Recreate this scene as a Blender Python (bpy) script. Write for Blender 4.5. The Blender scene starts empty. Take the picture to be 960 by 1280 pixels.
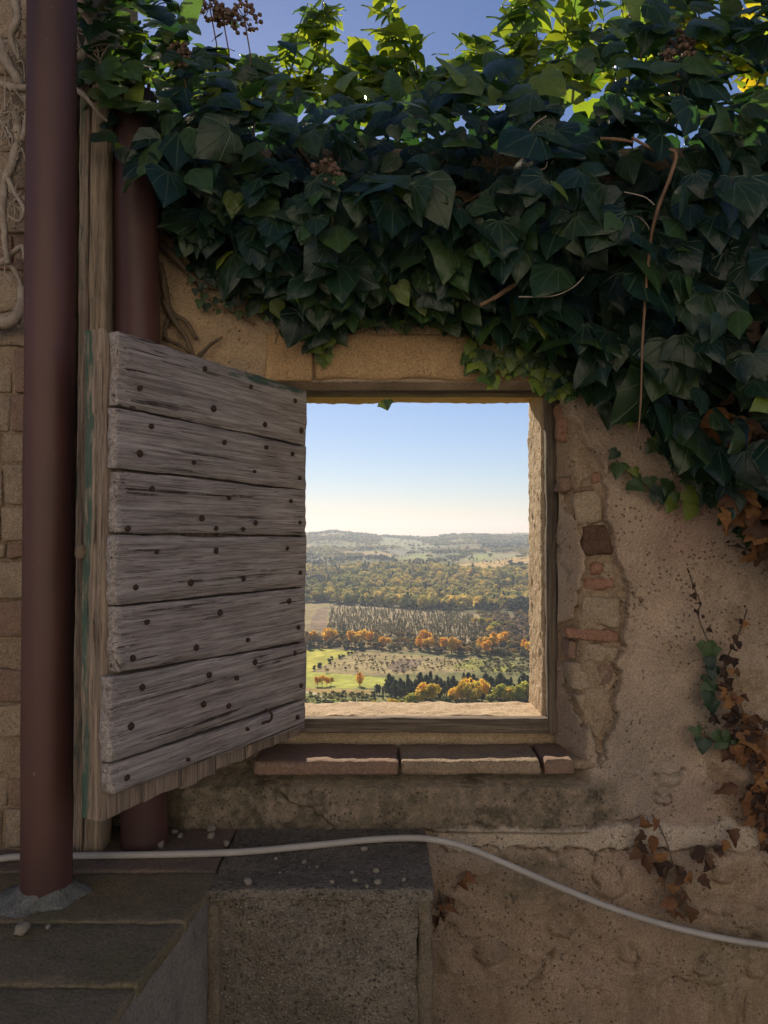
import bpy, bmesh, math, random
import numpy as np
from mathutils import Vector, Matrix

random.seed(7)
rng = np.random.default_rng(11)
scene = bpy.context.scene
COL = scene.collection

# ------------------------------------------------------------------ camera
EYE = 1.5
PITCH = math.radians(1.49)
cam_data = bpy.data.cameras.new("camera")
cam = bpy.data.objects.new("camera", cam_data)
COL.objects.link(cam)
cam.location = (0, 0, EYE)
cam.rotation_euler = (math.radians(90) + PITCH, 0, 0)
cam_data.sensor_fit = 'HORIZONTAL'
cam_data.sensor_width = 36
cam_data.lens = 36
cam_data.clip_start = 0.02
cam_data.clip_end = 30000
scene.camera = cam

# ------------------------------------------------------------------ light
SUN_EL, SUN_AZ = math.radians(27.0), math.radians(-12.0)     # azimuth from +Y, positive to +X
world = bpy.data.worlds.new("World")
scene.world = world
world.use_nodes = True
wn = world.node_tree
bg = wn.nodes["Background"]
sky = wn.nodes.new("ShaderNodeTexSky")
sky.sky_type = 'NISHITA'
sky.sun_disc = False
sky.sun_elevation = SUN_EL
sky.sun_rotation = SUN_AZ
sky.altitude = 1400
sky.air_density = 1.3
sky.dust_density = 0.32
sky.ozone_density = 5.0
wb = wn.nodes.new("ShaderNodeMix"); wb.data_type = 'RGBA'; wb.blend_type = 'MULTIPLY'
wb.inputs[0].default_value = 1.0
wb.inputs[7].default_value = (1.08, 0.955, 1.02, 1)        # the picture's white balance
wn.links.new(sky.outputs[0], wb.inputs[6])
wn.links.new(wb.outputs[2], bg.inputs[0])
bg.inputs[1].default_value = 0.053
sun_data = bpy.data.lights.new("sun", 'SUN')
sun_data.energy = 5.0
sun_data.angle = math.radians(0.55)
sun_data.color = (1.0, 0.84, 0.62)
sun = bpy.data.objects.new("sun", sun_data)
COL.objects.link(sun)
sdir = Vector((math.sin(SUN_AZ) * math.cos(SUN_EL), math.cos(SUN_AZ) * math.cos(SUN_EL), math.sin(SUN_EL)))
sun.rotation_euler = sdir.to_track_quat('Z', 'Y').to_euler()
sun.location = (-3, 12, 9)
scene.view_settings.view_transform = 'Standard'
scene.view_settings.look = 'None'
scene.view_settings.gamma = 1
scene.view_settings.exposure = 0.74
scene.view_settings.use_curve_mapping = False
scene.cycles.max_bounces = 6
scene.cycles.diffuse_bounces = 4
scene.cycles.glossy_bounces = 2
scene.cycles.volume_bounces = 0

# ------------------------------------------------------------------ helpers
def P(px, py, Y):
    """photo pixel -> point at depth Y in front of the camera"""
    u, v = (px - 480) / 960.0, (640 - py) / 960.0
    f = math.cos(PITCH) - v * math.sin(PITCH)
    z = math.sin(PITCH) + v * math.cos(PITCH)
    return Vector((u / f * Y, Y, EYE + z / f * Y))

def PZ(px, py, z):
    """photo pixel -> point on the level plane at height z"""
    p = P(px, py, 1.0)
    return P(px, py, (z - EYE) / (p.z - EYE))

def hash3(ix, iy, iz, seed):
    h = (ix * 374761393 + iy * 668265263 + iz * 2147483647 + seed * 1274126177) & 0xFFFFFFFF
    h = ((h ^ (h >> 13)) * 1274126177) & 0xFFFFFFFF
    h = ((h ^ (h >> 16)) * 2246822519) & 0xFFFFFFFF
    return ((h ^ (h >> 15)) & 0xFFFFFF) / float(0xFFFFFF)

def vnoise(x, y, z=None, seed=0):
    """smooth value noise in -1..1"""
    x = np.asarray(x, float); y = np.asarray(y, float)
    z = np.zeros_like(x) if z is None else np.asarray(z, float)
    x, y, z = np.broadcast_arrays(x, y, z)
    ix, iy, iz = np.floor(x).astype(np.int64), np.floor(y).astype(np.int64), np.floor(z).astype(np.int64)
    fx, fy, fz = x - ix, y - iy, z - iz
    fx, fy, fz = [t * t * t * (t * (t * 6 - 15) + 10) for t in (fx, fy, fz)]
    r = 0
    for a in (0, 1):
        for b in (0, 1):
            for c in (0, 1):
                w = (fx if a else 1 - fx) * (fy if b else 1 - fy) * (fz if c else 1 - fz)
                r = r + w * hash3(ix + a, iy + b, iz + c, seed)
    return r * 2 - 1

def fbm(x, y, z=None, seed=0, oct=4, gain=0.5):
    r, a, f = 0, 1.0, 1.0
    z = 0 * np.asarray(x, float) if z is None else z
    for o in range(oct):
        r = r + a * vnoise(x * f, y * f, z * f, seed + o * 17)
        a *= gain; f *= 2.03
    return r

def sstep(a, b, x):
    t = np.clip((x - a) / (b - a), 0, 1)
    return t * t * (3 - 2 * t)

def link(name, me, mat=None, parent=None, smooth=True):
    o = bpy.data.objects.new(name, me)
    COL.objects.link(o)
    if mat is not None and not me.materials:
        me.materials.append(mat)
    if smooth and len(me.polygons):
        me.polygons.foreach_set("use_smooth", np.ones(len(me.polygons), bool))
    if parent is not None:
        o.parent = parent
    return o

def mesh(name, verts, faces):
    me = bpy.data.meshes.new(name)
    verts = np.asarray(verts, np.float32).reshape(-1, 3)
    faces = np.asarray(faces, np.int32)
    n, k = faces.shape
    me.vertices.add(len(verts)); me.vertices.foreach_set("co", verts.ravel())
    me.loops.add(n * k); me.loops.foreach_set("vertex_index", faces.ravel())
    me.polygons.add(n)
    me.polygons.foreach_set("loop_start", np.arange(0, n * k, k, dtype=np.int32))
    me.polygons.foreach_set("loop_total", np.full(n, k, np.int32))
    me.update(calc_edges=True)
    me.validate()
    return me

def vcol(me, name, arr):
    a = me.attributes.new(name, 'FLOAT_COLOR', 'POINT')
    arr = np.asarray(arr, np.float32)
    if arr.shape[1] == 3:
        arr = np.concatenate([arr, np.ones((len(arr), 1), np.float32)], 1)
    a.data.foreach_set("color", arr.ravel())

def vvec(me, name, arr):
    a = me.attributes.new(name, 'FLOAT_VECTOR', 'POINT')
    a.data.foreach_set("vector", np.asarray(arr, np.float32).ravel())

def empty(name, loc=(0, 0, 0), rot=0, label=None, cat=None, group=None):
    o = bpy.data.objects.new(name, None)
    COL.objects.link(o)
    o.location = loc; o.rotation_euler = (0, 0, rot)
    o.empty_display_size = 0.05
    if label: tag(o, label, cat, group)
    return o

def tag(o, label, cat, group=None):
    o["label"] = label; o["category"] = cat
    if group: o["group"] = group
    return o

def block_geo(l, seg, bevel=0.006, amp=0.003, freq=12.0, seed=0, amp2=0.0, freq2=60.0):
    """rounded, uneven box of size l centred on the origin"""
    l = np.array(l, float); n = [max(1, int(s)) for s in seg]
    idx = {}; pts = []; quads = []
    def vid(i, j, k):
        key = (i, j, k)
        if key not in idx:
            idx[key] = len(pts); pts.append((i / n[0], j / n[1], k / n[2]))
        return idx[key]
    for i in range(n[0]):
        for j in range(n[1]):
            quads.append((vid(i, j, 0), vid(i, j+1, 0), vid(i+1, j+1, 0), vid(i+1, j, 0)))
            quads.append((vid(i, j, n[2]), vid(i+1, j, n[2]), vid(i+1, j+1, n[2]), vid(i, j+1, n[2])))
    for i in range(n[0]):
        for k in range(n[2]):
            quads.append((vid(i, 0, k), vid(i+1, 0, k), vid(i+1, 0, k+1), vid(i, 0, k+1)))
            quads.append((vid(i, n[1], k), vid(i, n[1], k+1), vid(i+1, n[1], k+1), vid(i+1, n[1], k)))
    for j in range(n[1]):
        for k in range(n[2]):
            quads.append((vid(0, j, k), vid(0, j, k+1), vid(0, j+1, k+1), vid(0, j+1, k)))
            quads.append((vid(n[0], j, k), vid(n[0], j+1, k), vid(n[0], j+1, k+1), vid(n[0], j, k+1)))
    u = np.array(pts)
    for ax in range(3):                     # pull the first inner ring close to the edges, so bevels stay small
        if n[ax] >= 3:
            b = min(0.3, bevel * 1.1 / l[ax])
            t = u[:, ax] * n[ax]
            u[:, ax] = np.where(t <= 1, t * b, np.where(t >= n[ax] - 1, 1 - (n[ax] - t) * b, b + (t - 1) / (n[ax] - 2) * (1 - 2 * b)))
    p = (u - 0.5) * l
    inner = np.clip(p, -(l / 2 - bevel), l / 2 - bevel)
    d = p - inner
    ln = np.linalg.norm(d, axis=1, keepdims=True)
    p = np.where(ln > 1e-9, inner + d / np.maximum(ln, 1e-9) * bevel, p)
    s = seed * 13.7
    for ax in range(3):
        p[:, ax] += amp * fbm(p[:, 0] * freq + s, p[:, 1] * freq + s + ax * 31.7, p[:, 2] * freq - s, seed + ax, 3)
        if amp2:
            p[:, ax] += amp2 * vnoise(p[:, 0] * freq2 + s, p[:, 1] * freq2 + ax * 11.1, p[:, 2] * freq2, seed + 91 + ax)
    return p, np.array(quads)

def block(name, lo, hi, res, mat, parent=None, warp=None, **kw):
    lo, hi = np.array(lo, float), np.array(hi, float)
    l = hi - lo
    seg = np.maximum(3, np.round(l / res)).astype(int)
    p, q = block_geo(l, seg, **kw)
    p = p + (lo + hi) / 2
    if warp is not None: p = warp(p)
    return link(name, mesh(name, p, q), mat, parent)

def catmull(pts, n=8):
    pts = [Vector(p) for p in pts]
    out = []
    for i in range(len(pts) - 1):
        p0 = pts[max(i - 1, 0)]; p1 = pts[i]; p2 = pts[i + 1]; p3 = pts[min(i + 2, len(pts) - 1)]
        for k in range(n):
            t = k / n
            out.append(0.5 * ((2 * p1) + (-p0 + p2) * t + (2 * p0 - 5 * p1 + 4 * p2 - p3) * t * t + (-p0 + 3 * p1 - 3 * p2 + p3) * t ** 3))
    out.append(pts[-1])
    return out

def tube_geo(pts, rad, seg=8, wob=0.0, seed=0):
    pts = [Vector(p) for p in pts]
    n = len(pts)
    rad = [rad] * n if not hasattr(rad, '__len__') else rad
    V, F = [], []
    up = Vector((0.13, 0.31, 0.94))
    for i, p in enumerate(pts):
        t = (pts[min(i + 1, n - 1)] - pts[max(i - 1, 0)])
        t = t.normalized() if t.length > 1e-9 else Vector((0, 0, 1))
        if abs(t.dot(up)) > 0.98: up = Vector((0.9, 0.2, 0.1))
        a = (up - t * up.dot(t)).normalized(); up = a
        b = t.cross(a)
        r = rad[min(int(i * (len(rad)) / n), len(rad) - 1)] if len(rad) != n else rad[i]
        for k in range(seg):
            an = 2 * math.pi * k / seg
            rr = r * (1 + wob * math.sin(seed + i * 1.7 + k * 2.3) * math.cos(i * 0.9 + k))
            V.append(p + (a * math.cos(an) + b * math.sin(an)) * rr)
    for i in range(n - 1):
        for k in range(seg):
            F.append((i * seg + k, i * seg + (k + 1) % seg, (i + 1) * seg + (k + 1) % seg, (i + 1) * seg + k))
    V = [tuple(v) for v in V]
    c0, c1 = len(V), len(V) + 1
    V += [tuple(pts[0]), tuple(pts[-1])]
    for k in range(0, seg, 2):
        F.append((c0, (k + 2) % seg, (k + 1) % seg, k))
        b0 = (n - 1) * seg
        F.append((c1, b0 + k, b0 + (k + 1) % seg, b0 + (k + 2) % seg))
    return np.array(V), np.array(F)

class Acc:
    """collects geometry of one object"""
    def __init__(s): s.v = []; s.f = []; s.n = 0
    def add(s, v, f):
        s.v.append(np.asarray(v, float)); s.f.append(np.asarray(f) + s.n); s.n += len(v)
    def build(s, name, mat, parent=None):
        return link(name, mesh(name, np.concatenate(s.v), np.concatenate(s.f)), mat, parent)

def tube(name, pts, rad, mat, parent=None, seg=8, smooth_n=6, wob=0.0, seed=0):
    pts = catmull(pts, smooth_n) if smooth_n else pts
    v, f = tube_geo(pts, rad, seg, wob, seed)
    return link(name, mesh(name, v, f), mat, parent)

# ------------------------------------------------------------------ materials
class MB:
    def __init__(s, name):
        s.m = bpy.data.materials.new(name); s.m.use_nodes = True
        s.t = s.m.node_tree; s.b = s.t.nodes["Principled BSDF"]; s.out = s.t.nodes["Material Output"]
    def n(s, typ, **kw):
        nd = s.t.nodes.new("ShaderNode" + typ)
        for k, v in kw.items(): setattr(nd, k, v)
        return nd
    def l(s, a, b): s.t.links.new(a, b)
    def val(s, sock, v):
        if hasattr(v, 'is_output') : s.l(v, sock)
        else: sock.default_value = v
    def math(s, op, a, b=None, c=None, clamp=False):
        nd = s.n("Math", operation=op, use_clamp=clamp)
        s.val(nd.inputs[0], a)
        if b is not None: s.val(nd.inputs[1], b)
        if c is not None: s.val(nd.inputs[2], c)
        return nd.outputs[0]
    def mix(s, fac, a, b, blend='MIX'):
        nd = s.n("Mix", data_type='RGBA', blend_type=blend)
        s.val(nd.inputs[0], fac)
        s.val(nd.inputs[6], a if hasattr(a, 'is_output') else (*a, 1))
        s.val(nd.inputs[7], b if hasattr(b, 'is_output') else (*b, 1))
        return nd.outputs[2]
    def coord(s, scale=(1, 1, 1), kind="Object", attr=None):
        if attr:
            c = s.n("Attribute", attribute_name=attr).outputs["Vector"]
        else:
            c = s.n("TexCoord").outputs[kind]
        mp = s.n("Mapping"); s.l(c, mp.inputs[0]); mp.inputs["Scale"].default_value = scale
        return mp.outputs[0]
    def noise(s, vec, scale, detail=4, rough=0.55, dist=0.0):
        nd = s.n("TexNoise"); s.l(vec, nd.inputs["Vector"])
        nd.inputs["Scale"].default_value = scale; nd.inputs["Detail"].default_value = detail
        nd.inputs["Roughness"].default_value = rough; nd.inputs["Distortion"].default_value = dist
        return nd.outputs[0]
    def voro(s, vec, scale, feature='F1', rnd=1.0):
        nd = s.n("TexVoronoi", feature=feature); s.l(vec, nd.inputs["Vector"])
        nd.inputs["Scale"].default_value = scale; nd.inputs["Randomness"].default_value = rnd
        return nd.outputs[0]
    def ramp(s, fac, a, b, lo=(0, 0, 0), hi=(1, 1, 1)):
        nd = s.n("MapRange"); s.l(fac, nd.inputs[0])
        nd.inputs[1].default_value = a; nd.inputs[2].default_value = b
        nd.interpolation_type = 'SMOOTHSTEP'
        return nd.outputs[0]
    def bump(s, h, strength, dist, prev=None):
        nd = s.n("Bump"); s.l(h, nd.inputs["Height"])
        nd.inputs["Strength"].default_value = strength; nd.inputs["Distance"].default_value = dist
        if prev is not None: s.l(prev, nd.inputs["Normal"])
        return nd.outputs[0]
    def done(s, color=None, rough=0.9, normal=None, spec=0.3):
        if color is not None: s.val(s.b.inputs["Base Color"], color if hasattr(color, 'is_output') else (*color, 1))
        s.val(s.b.inputs["Roughness"], rough)
        s.b.inputs["Specular IOR Level"].default_value = spec
        if normal is not None: s.l(normal, s.b.inputs["Normal"])
        return s.m

def masonry(name, c1, c2, c3, scale=9.0, speck=0.5, bump=0.5, attr=None, pit=0.5, gravel=0.0):
    """rough mineral surface: blotches of c1/c2, flecks of c3, pits and grains"""
    b = MB(name); v = b.coord()
    n1 = b.ramp(b.noise(v, scale, 6, 0.62, 0.4), 0.36, 0.64)
    n2 = b.ramp(b.noise(v, scale * 5.3, 5, 0.6), 0.42, 0.70)
    n3 = b.noise(v, 230, 3, 0.6)
    if attr:
        base = b.n("Attribute", attribute_name=attr).outputs["Color"]
        base = b.mix(b.math('MULTIPLY', n1, 0.16), base, c1, 'MIX')
        col = b.mix(b.math('MULTIPLY', n2, 0.22), base, c2)
    else:
        col = b.mix(n1, c1, c2)
    col = b.mix(b.math('MULTIPLY', n2, speck), col, c3)
    col = b.mix(1.0, col, b.mix(b.ramp(n3, 0.25, 0.75), (0.68, 0.68, 0.68), (1.28, 1.26, 1.23)), 'MULTIPLY')
    pv = b.voro(v, 78); pn = b.noise(v, 14, 2)
    pits = b.math('MULTIPLY', b.math('SUBTRACT', 1.0, b.ramp(pv, 0.06, 0.34)), b.ramp(pn, 0.40, 0.60))
    col = b.mix(b.math('MULTIPLY', pits, pit * 0.8), col, (0.06, 0.045, 0.034))
    h = b.math('ADD', b.math('MULTIPLY', b.noise(v, 60, 6, 0.68), 1.0), b.math('MULTIPLY', n3, 0.30))
    h = b.math('SUBTRACT', h, b.math('MULTIPLY', pits, 0.9 * pit))
    if gravel:
        g = b.voro(v, 130)
        gm = b.ramp(g, 0.50, 0.22)
        col = b.mix(b.math('MULTIPLY', gm, gravel), col, b.mix(b.ramp(b.noise(v, 70, 1), 0.35, 0.62), (0.05, 0.045, 0.04), (0.36, 0.33, 0.29)))
        h = b.math('ADD', h, b.math('MULTIPLY', gm, 0.8 * gravel))
    return b.done(col, 0.92, b.bump(h, bump, 0.006), 0.2)

M = {}
M['plaster'] = masonry('plaster', (0.37, 0.275, 0.20), (0.29, 0.225, 0.175), (0.45, 0.35, 0.265), 7, 0.30, 0.9, 'col', 0.85)
M['lintel'] = masonry('lintel_stone', (0.47, 0.315, 0.17), (0.40, 0.26, 0.14), (0.30, 0.21, 0.125), 8, 0.4, 0.6, None, 0.45)
M['stone_pale'] = masonry('pale_stone', (0.36, 0.285, 0.205), (0.31, 0.24, 0.175), (0.23, 0.175, 0.13), 14, 0.4, 0.7, None, 0.3)
M['stone_dark'] = masonry('dark_stone', (0.115, 0.068, 0.048), (0.085, 0.052, 0.038), (0.16, 0.10, 0.07), 22, 0.5, 0.5, None, 0.2)
M['brick'] = masonry('brick_red', (0.30, 0.155, 0.105), (0.25, 0.135, 0.095), (0.36, 0.25, 0.18), 22, 0.5, 0.6, None, 0.4)
M['brick_dull'] = masonry('brick_dull', (0.235, 0.15, 0.115), (0.20, 0.135, 0.105), (0.27, 0.20, 0.155), 16, 0.5, 0.6, None, 0.35)
M['tuff'] = masonry('tuff_block', (0.33, 0.255, 0.19), (0.26, 0.20, 0.15), (0.38, 0.305, 0.235), 10, 0.45, 0.9, None, 0.4)
M['mortar'] = masonry('mortar', (0.30, 0.23, 0.165), (0.24, 0.18, 0.13), (0.36, 0.28, 0.2), 16, 0.5, 1.0, None, 0.4)
M['outer'] = masonry('outer_stone', (0.52, 0.40, 0.27), (0.46, 0.345, 0.23), (0.38, 0.28, 0.185), 14, 0.5, 1.0, None, 0.35)
M['slab'] = masonry('mossy_slab', (0.175, 0.145, 0.09), (0.215, 0.17, 0.12), (0.125, 0.125, 0.07), 6, 0.5, 0.7, None, 0.4)
M['slab_red'] = masonry('worn_tile', (0.21, 0.15, 0.12), (0.165, 0.125, 0.10), (0.14, 0.128, 0.10), 9, 0.5, 0.6, None, 0.4)
M['slab_grey'] = masonry('grey_render', (0.26, 0.23, 0.20), (0.19, 0.17, 0.15), (0.29, 0.25, 0.21), 7, 0.5, 0.8, None, 0.5)
M['concrete'] = masonry('pebbly_concrete', (0.22, 0.19, 0.155), (0.155, 0.135, 0.112), (0.11, 0.10, 0.076), 6, 0.6, 1.0, None, 0.7, 0.62)
M['trim'] = masonry('edge_render', (0.19, 0.155, 0.115), (0.15, 0.125, 0.095), (0.12, 0.105, 0.08), 12, 0.5, 0.7, None, 0.3)
M['flash'] = masonry('pipe_mortar', (0.20, 0.205, 0.195), (0.14, 0.15, 0.145), (0.11, 0.10, 0.085), 16, 0.5, 0.9, None, 0.3)
M['pebble'] = masonry('pebble', (0.36, 0.32, 0.27), (0.29, 0.26, 0.22), (0.22, 0.19, 0.16), 30, 0.5, 0.5, None, 0.1)
M['yard'] = masonry('yard_ground', (0.30, 0.26, 0.22), (0.25, 0.215, 0.18), (0.34, 0.30, 0.25), 2.5, 0.5, 1.0, None, 0.4, 0.6)

def wood(name, c1, c2, dark, attr='wuv', green=None, gfac=0.0):
    """weathered timber; wuv.x runs along the grain (metres), .y across"""
    b = MB(name)
    v = b.coord((1, 1, 1), attr=attr)
    g1 = b.noise(b.coord((3.0, 60, 60), attr=attr), 1.0, 6, 0.65, 0.5)
    g2 = b.noise(b.coord((12, 420, 420), attr=attr), 1.0, 3, 0.6, 0.2)
    g3 = b.noise(b.coord((2.6, 95, 95), attr=attr), 1.0, 3, 0.55, 0.6)
    g4 = b.noise(b.coord((5, 150, 150), attr=attr), 1.0, 4, 0.6, 0.3)
    blot = b.noise(v, 6, 5, 0.65); blot2 = b.noise(v, 2.1, 3, 0.6)
    col = b.mix(b.ramp(g1, 0.36, 0.66), c1, c2)
    col = b.mix(b.math('MULTIPLY', b.ramp(blot, 0.45, 0.72), 0.55), col, tuple(x * y for x, y in zip(c1, (0.62, 0.56, 0.52))))
    col = b.mix(b.math('MULTIPLY', b.ramp(blot2, 0.50, 0.70), 0.35), col, tuple(min(1, x * 1.25) for x in c1))
    col = b.mix(1.0, col, b.mix(b.ramp(g4, 0.3, 0.7), (0.66, 0.66, 0.66), (1.25, 1.25, 1.25)), 'MULTIPLY')
    col = b.mix(b.math('MULTIPLY', b.ramp(g2, 0.48, 0.34), 0.6), col, dark)
    crack = b.math('MULTIPLY', b.ramp(g3, 0.37, 0.33), b.ramp(blot, 0.40, 0.58))
    col = b.mix(b.math('MULTIPLY', crack, 0.9), col, dark)
    if green is not None:
        gm = b.n("Attribute", attribute_name="paint").outputs["Fac"]
        gn = b.noise(b.coord((10, 60, 60), attr=attr), 1.0, 5, 0.7)
        gm = b.math('MULTIPLY', b.ramp(b.math('ADD', b.math('MULTIPLY', gm, gfac), gn), 0.98, 1.15), 0.85)
        col = b.mix(gm, col, green)
    h = b.math('ADD', b.math('MULTIPLY', g4, 0.8), b.math('ADD', b.math('MULTIPLY', g2, 0.5), b.math('MULTIPLY', g1, 0.4)))
    h = b.math('SUBTRACT', h, b.math('MULTIPLY', crack, 1.2))
    return b.done(col, 0.9, b.bump(h, 0.85, 0.004), 0.2)

GREEN = (0.035, 0.095, 0.075)
M['wood'] = wood('weathered_plank', (0.40, 0.355, 0.34), (0.30, 0.26, 0.245), (0.045, 0.034, 0.03), green=GREEN, gfac=0.62)
M['wood_edge'] = wood('weathered_board', (0.32, 0.25, 0.195), (0.24, 0.185, 0.145), (0.06, 0.044, 0.034), green=GREEN, gfac=0.62)
M['post'] = wood('post_wood', (0.34, 0.265, 0.19), (0.25, 0.19, 0.135), (0.06, 0.047, 0.036), green=GREEN, gfac=0.60)
M['frame'] = wood('frame_wood', (0.17, 0.135, 0.105), (0.12, 0.096, 0.077), (0.035, 0.028, 0.022))

def simple(name, c1, c2, scale, rough, bumps=0.2, spec=0.4, metal=0.0, stretch=(1, 1, 1), fleck=None):
    b = MB(name); v = b.coord(stretch)
    n = b.noise(v, scale, 5, 0.6, 0.3)
    col = b.mix(b.ramp(n, 0.33, 0.68), c1, c2)
    if fleck:
        col = b.mix(b.math('MULTIPLY', b.ramp(b.noise(b.coord((1, 1, 0.5)), 2.2, 4, 0.6), 0.46, 0.62), 0.5), col, tuple(x * 0.55 for x in c2))
        col = b.mix(b.math('MULTIPLY', b.ramp(b.noise(b.coord((1, 1, 0.3)), 120, 2, 0.5), 0.735, 0.80), 0.5), col, fleck)
    b.b.inputs["Metallic"].default_value = metal
    return b.done(col, rough, b.bump(b.noise(v, scale * 6, 4, 0.6), bumps, 0.003), spec)

M['pipe'] = simple('brown_pipe_paint', (0.098, 0.042, 0.036), (0.066, 0.032, 0.029), 5, 0.5, 0.22, 0.4, 0.0, (1, 1, 0.25), (0.3, 0.25, 0.22))
M['nail'] = simple('rusty_nail', (0.035, 0.022, 0.017), (0.06, 0.03, 0.02), 80, 0.75, 0.5)
M['cable'] = simple('grey_cable', (0.42, 0.39, 0.37), (0.36, 0.335, 0.315), 12, 0.55, 0.1, 0.4)
M['bark'] = simple('vine_bark', (0.17, 0.125, 0.088), (0.10, 0.073, 0.052), 30, 0.9, 0.9)
M['bark_pale'] = simple('dry_vine_bark', (0.40, 0.335, 0.28), (0.25, 0.205, 0.165), 26, 0.9, 0.9)
M['twig'] = simple('ivy_twig', (0.21, 0.125, 0.072), (0.15, 0.09, 0.055), 30, 0.8, 0.5)
M['stem'] = simple('ivy_stem', (0.10, 0.125, 0.04), (0.07, 0.085, 0.032), 30, 0.7, 0.3)
M['berry'] = simple('ivy_berry', (0.17, 0.105, 0.07), (0.11, 0.07, 0.05), 40, 0.7, 0.5)

def leaf_mat(name, transl, tfac, rough=0.42, vein=(0.11, 0.15, 0.095), vstr=0.55):
    b = MB(name)
    tint = b.n("Attribute", attribute_name="tint").outputs["Color"]
    uv = b.n("Attribute", attribute_name="luv").outputs["Vector"]
    sp = b.n("SeparateXYZ"); b.l(uv, sp.inputs[0])
    ax = b.math('ABSOLUTE', sp.outputs[0]); y = b.math('ADD', sp.outputs[1], 0.02)
    th = b.math('ARCTAN2', ax, y)
    r = b.math('SQRT', b.math('ADD', b.math('MULTIPLY', ax, ax), b.math('MULTIPLY', y, y)))
    dmin = None
    for a in (0.0, 0.52, 1.12, 1.75):
        d = b.math('MULTIPLY', b.math('ABSOLUTE', b.math('SUBTRACT', th, a)), r)
        dmin = d if dmin is None else b.math('MINIMUM', dmin, d)
    wv = b.math('SUBTRACT', 0.026, b.math('MULTIPLY', r, 0.017))
    vm = b.math('SUBTRACT', 1.0, b.math('DIVIDE', dmin, wv), clamp=True)
    n = b.noise(b.coord((1, 1, 1), attr="luv"), 5, 4, 0.6)
    col = b.mix(1.0, tint, b.mix(b.ramp(n, 0.3, 0.7), (0.75, 0.75, 0.75), (1.25, 1.22, 1.15)), 'MULTIPLY')
    col = b.mix(b.math('MULTIPLY', vm, vstr), col, vein)
    nor = b.bump(b.math('ADD', b.math('MULTIPLY', vm, -0.8), b.math('MULTIPLY', n, 0.9)), 0.35, 0.006)
    b.done(col, rough, nor, 0.40)
    tr = b.n("BsdfTranslucent"); b.l(b.mix(1.0, tint, transl, 'MULTIPLY'), tr.inputs[0])
    mx = b.n("MixShader"); mx.inputs[0].default_value = tfac
    b.l(b.b.outputs[0], mx.inputs[1]); b.l(tr.outputs[0], mx.inputs[2]); b.l(mx.outputs[0], b.out.inputs[0])
    return b.m
M['leaf'] = leaf_mat('ivy_leaf', (4.6, 5.2, 1.6), 0.20, 0.30)
M['leaf_young'] = leaf_mat('ivy_leaf_young', (4.2, 4.0, 1.3), 0.40, 0.45)
M['leaf_dead'] = leaf_mat('dry_leaf', (1.6, 1.3, 0.8), 0.2, 0.75, (0.12, 0.06, 0.03), 0.4)

def tint_mat(name, attr='tint', rough=0.9, transl=None):
    b = MB(name)
    c = b.n("Attribute", attribute_name=attr).outputs["Color"]
    b.done(c, rough, None, 0.1)
    if transl:
        tr = b.n("BsdfTranslucent"); b.l(c, tr.inputs[0])
        mx = b.n("MixShader"); mx.inputs[0].default_value = transl
        b.l(b.b.outputs[0], mx.inputs[1]); b.l(tr.outputs[0], mx.inputs[2]); b.l(mx.outputs[0], b.out.inputs[0])
    return b.m
M['foliage'] = tint_mat('tree_foliage', transl=0.30)
M['autumn'] = tint_mat('autumn_foliage', transl=0.48)
M['trunk'] = simple('tree_trunk', (0.10, 0.078, 0.06), (0.07, 0.055, 0.043), 2, 0.9, 0.3)

# ================================================================== THE VALLEY
ROWK = [(2.4, 1300), (20, 1300), (100, 1150), (300, 985), (500, 884), (650, 850), (820, 815), (1100, 781), (1400, 759),
        (1800, 733), (2300, 711), (2800, 700), (3500, 691), (4500, 681), (6000, 670), (7500, 694), (9500, 705)]
RY = np.array([a for a, b in ROWK], float); RR = np.array([b for a, b in ROWK], float)
SKX = np.array([-600, 0, 200, 300, 377, 398, 412, 425, 445, 470, 500, 530, 548, 560, 580, 620, 650, 680, 760, 900, 1500], float)
SKR = np.array([664, 662, 667, 665, 667.5, 666, 663.5, 664.5, 667, 669, 671, 673.5, 672, 669.5, 667.5, 667.5, 666, 667, 663, 667, 664], float)

def rows(Y, px):
    r = np.interp(np.log(Y), np.log(RY), RR)
    sk = np.interp(px, SKX, SKR) - 670
    wfar = np.interp(Y, [3000, 6000, 7500], [0.0, 1.0, 1.0])
    r = r + sk * wfar
    # a spur of hill rising to the right, a shallow dip to the left
    r = r + np.interp(Y, [1300, 2200, 2900, 4200], [0, 1, 1, 0]) * np.interp(px, [360, 480, 660, 900], [4.5, 1.5, -5.0, -6])
    return r

def terrain_h(x, Y):
    px = 480 + 960 * x / Y
    z = EYE - (rows(Y, px) - 665) / 960.0 * Y
    amp = np.interp(Y, [100, 500, 1500, 3000, 6000], [0.5, 2.0, 6.0, 10.0, 9.0])
    return z + amp * fbm(x / 420.0, Y / 520.0, None, 5, 3) * 0.6

def ground_at(px, py):
    """photo pixel -> point on the valley floor"""
    ys = np.linspace(math.log(300), math.log(6500), 700)
    Y = np.exp(ys); x = (px - 480) / 960.0 * Y
    h = terrain_h(x, Y)
    r = 665 + (EYE - h) / Y * 960
    k = int(np.argmax(r <= py)) if (r <= py).any() else len(Y) - 1
    return float(x[k]), float(Y[k]), float(h[k])

def in_poly(px, py, poly):
    ins = np.zeros(px.shape, bool)
    n = len(poly)
    for i in range(n):
        x1, y1 = poly[i]; x2, y2 = poly[(i + 1) % n]
        c = ((y1 > py) != (y2 > py)) & (px < (x2 - x1) * (py - y1) / (y2 - y1 + 1e-12) + x1)
        ins ^= c
    return ins

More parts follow.
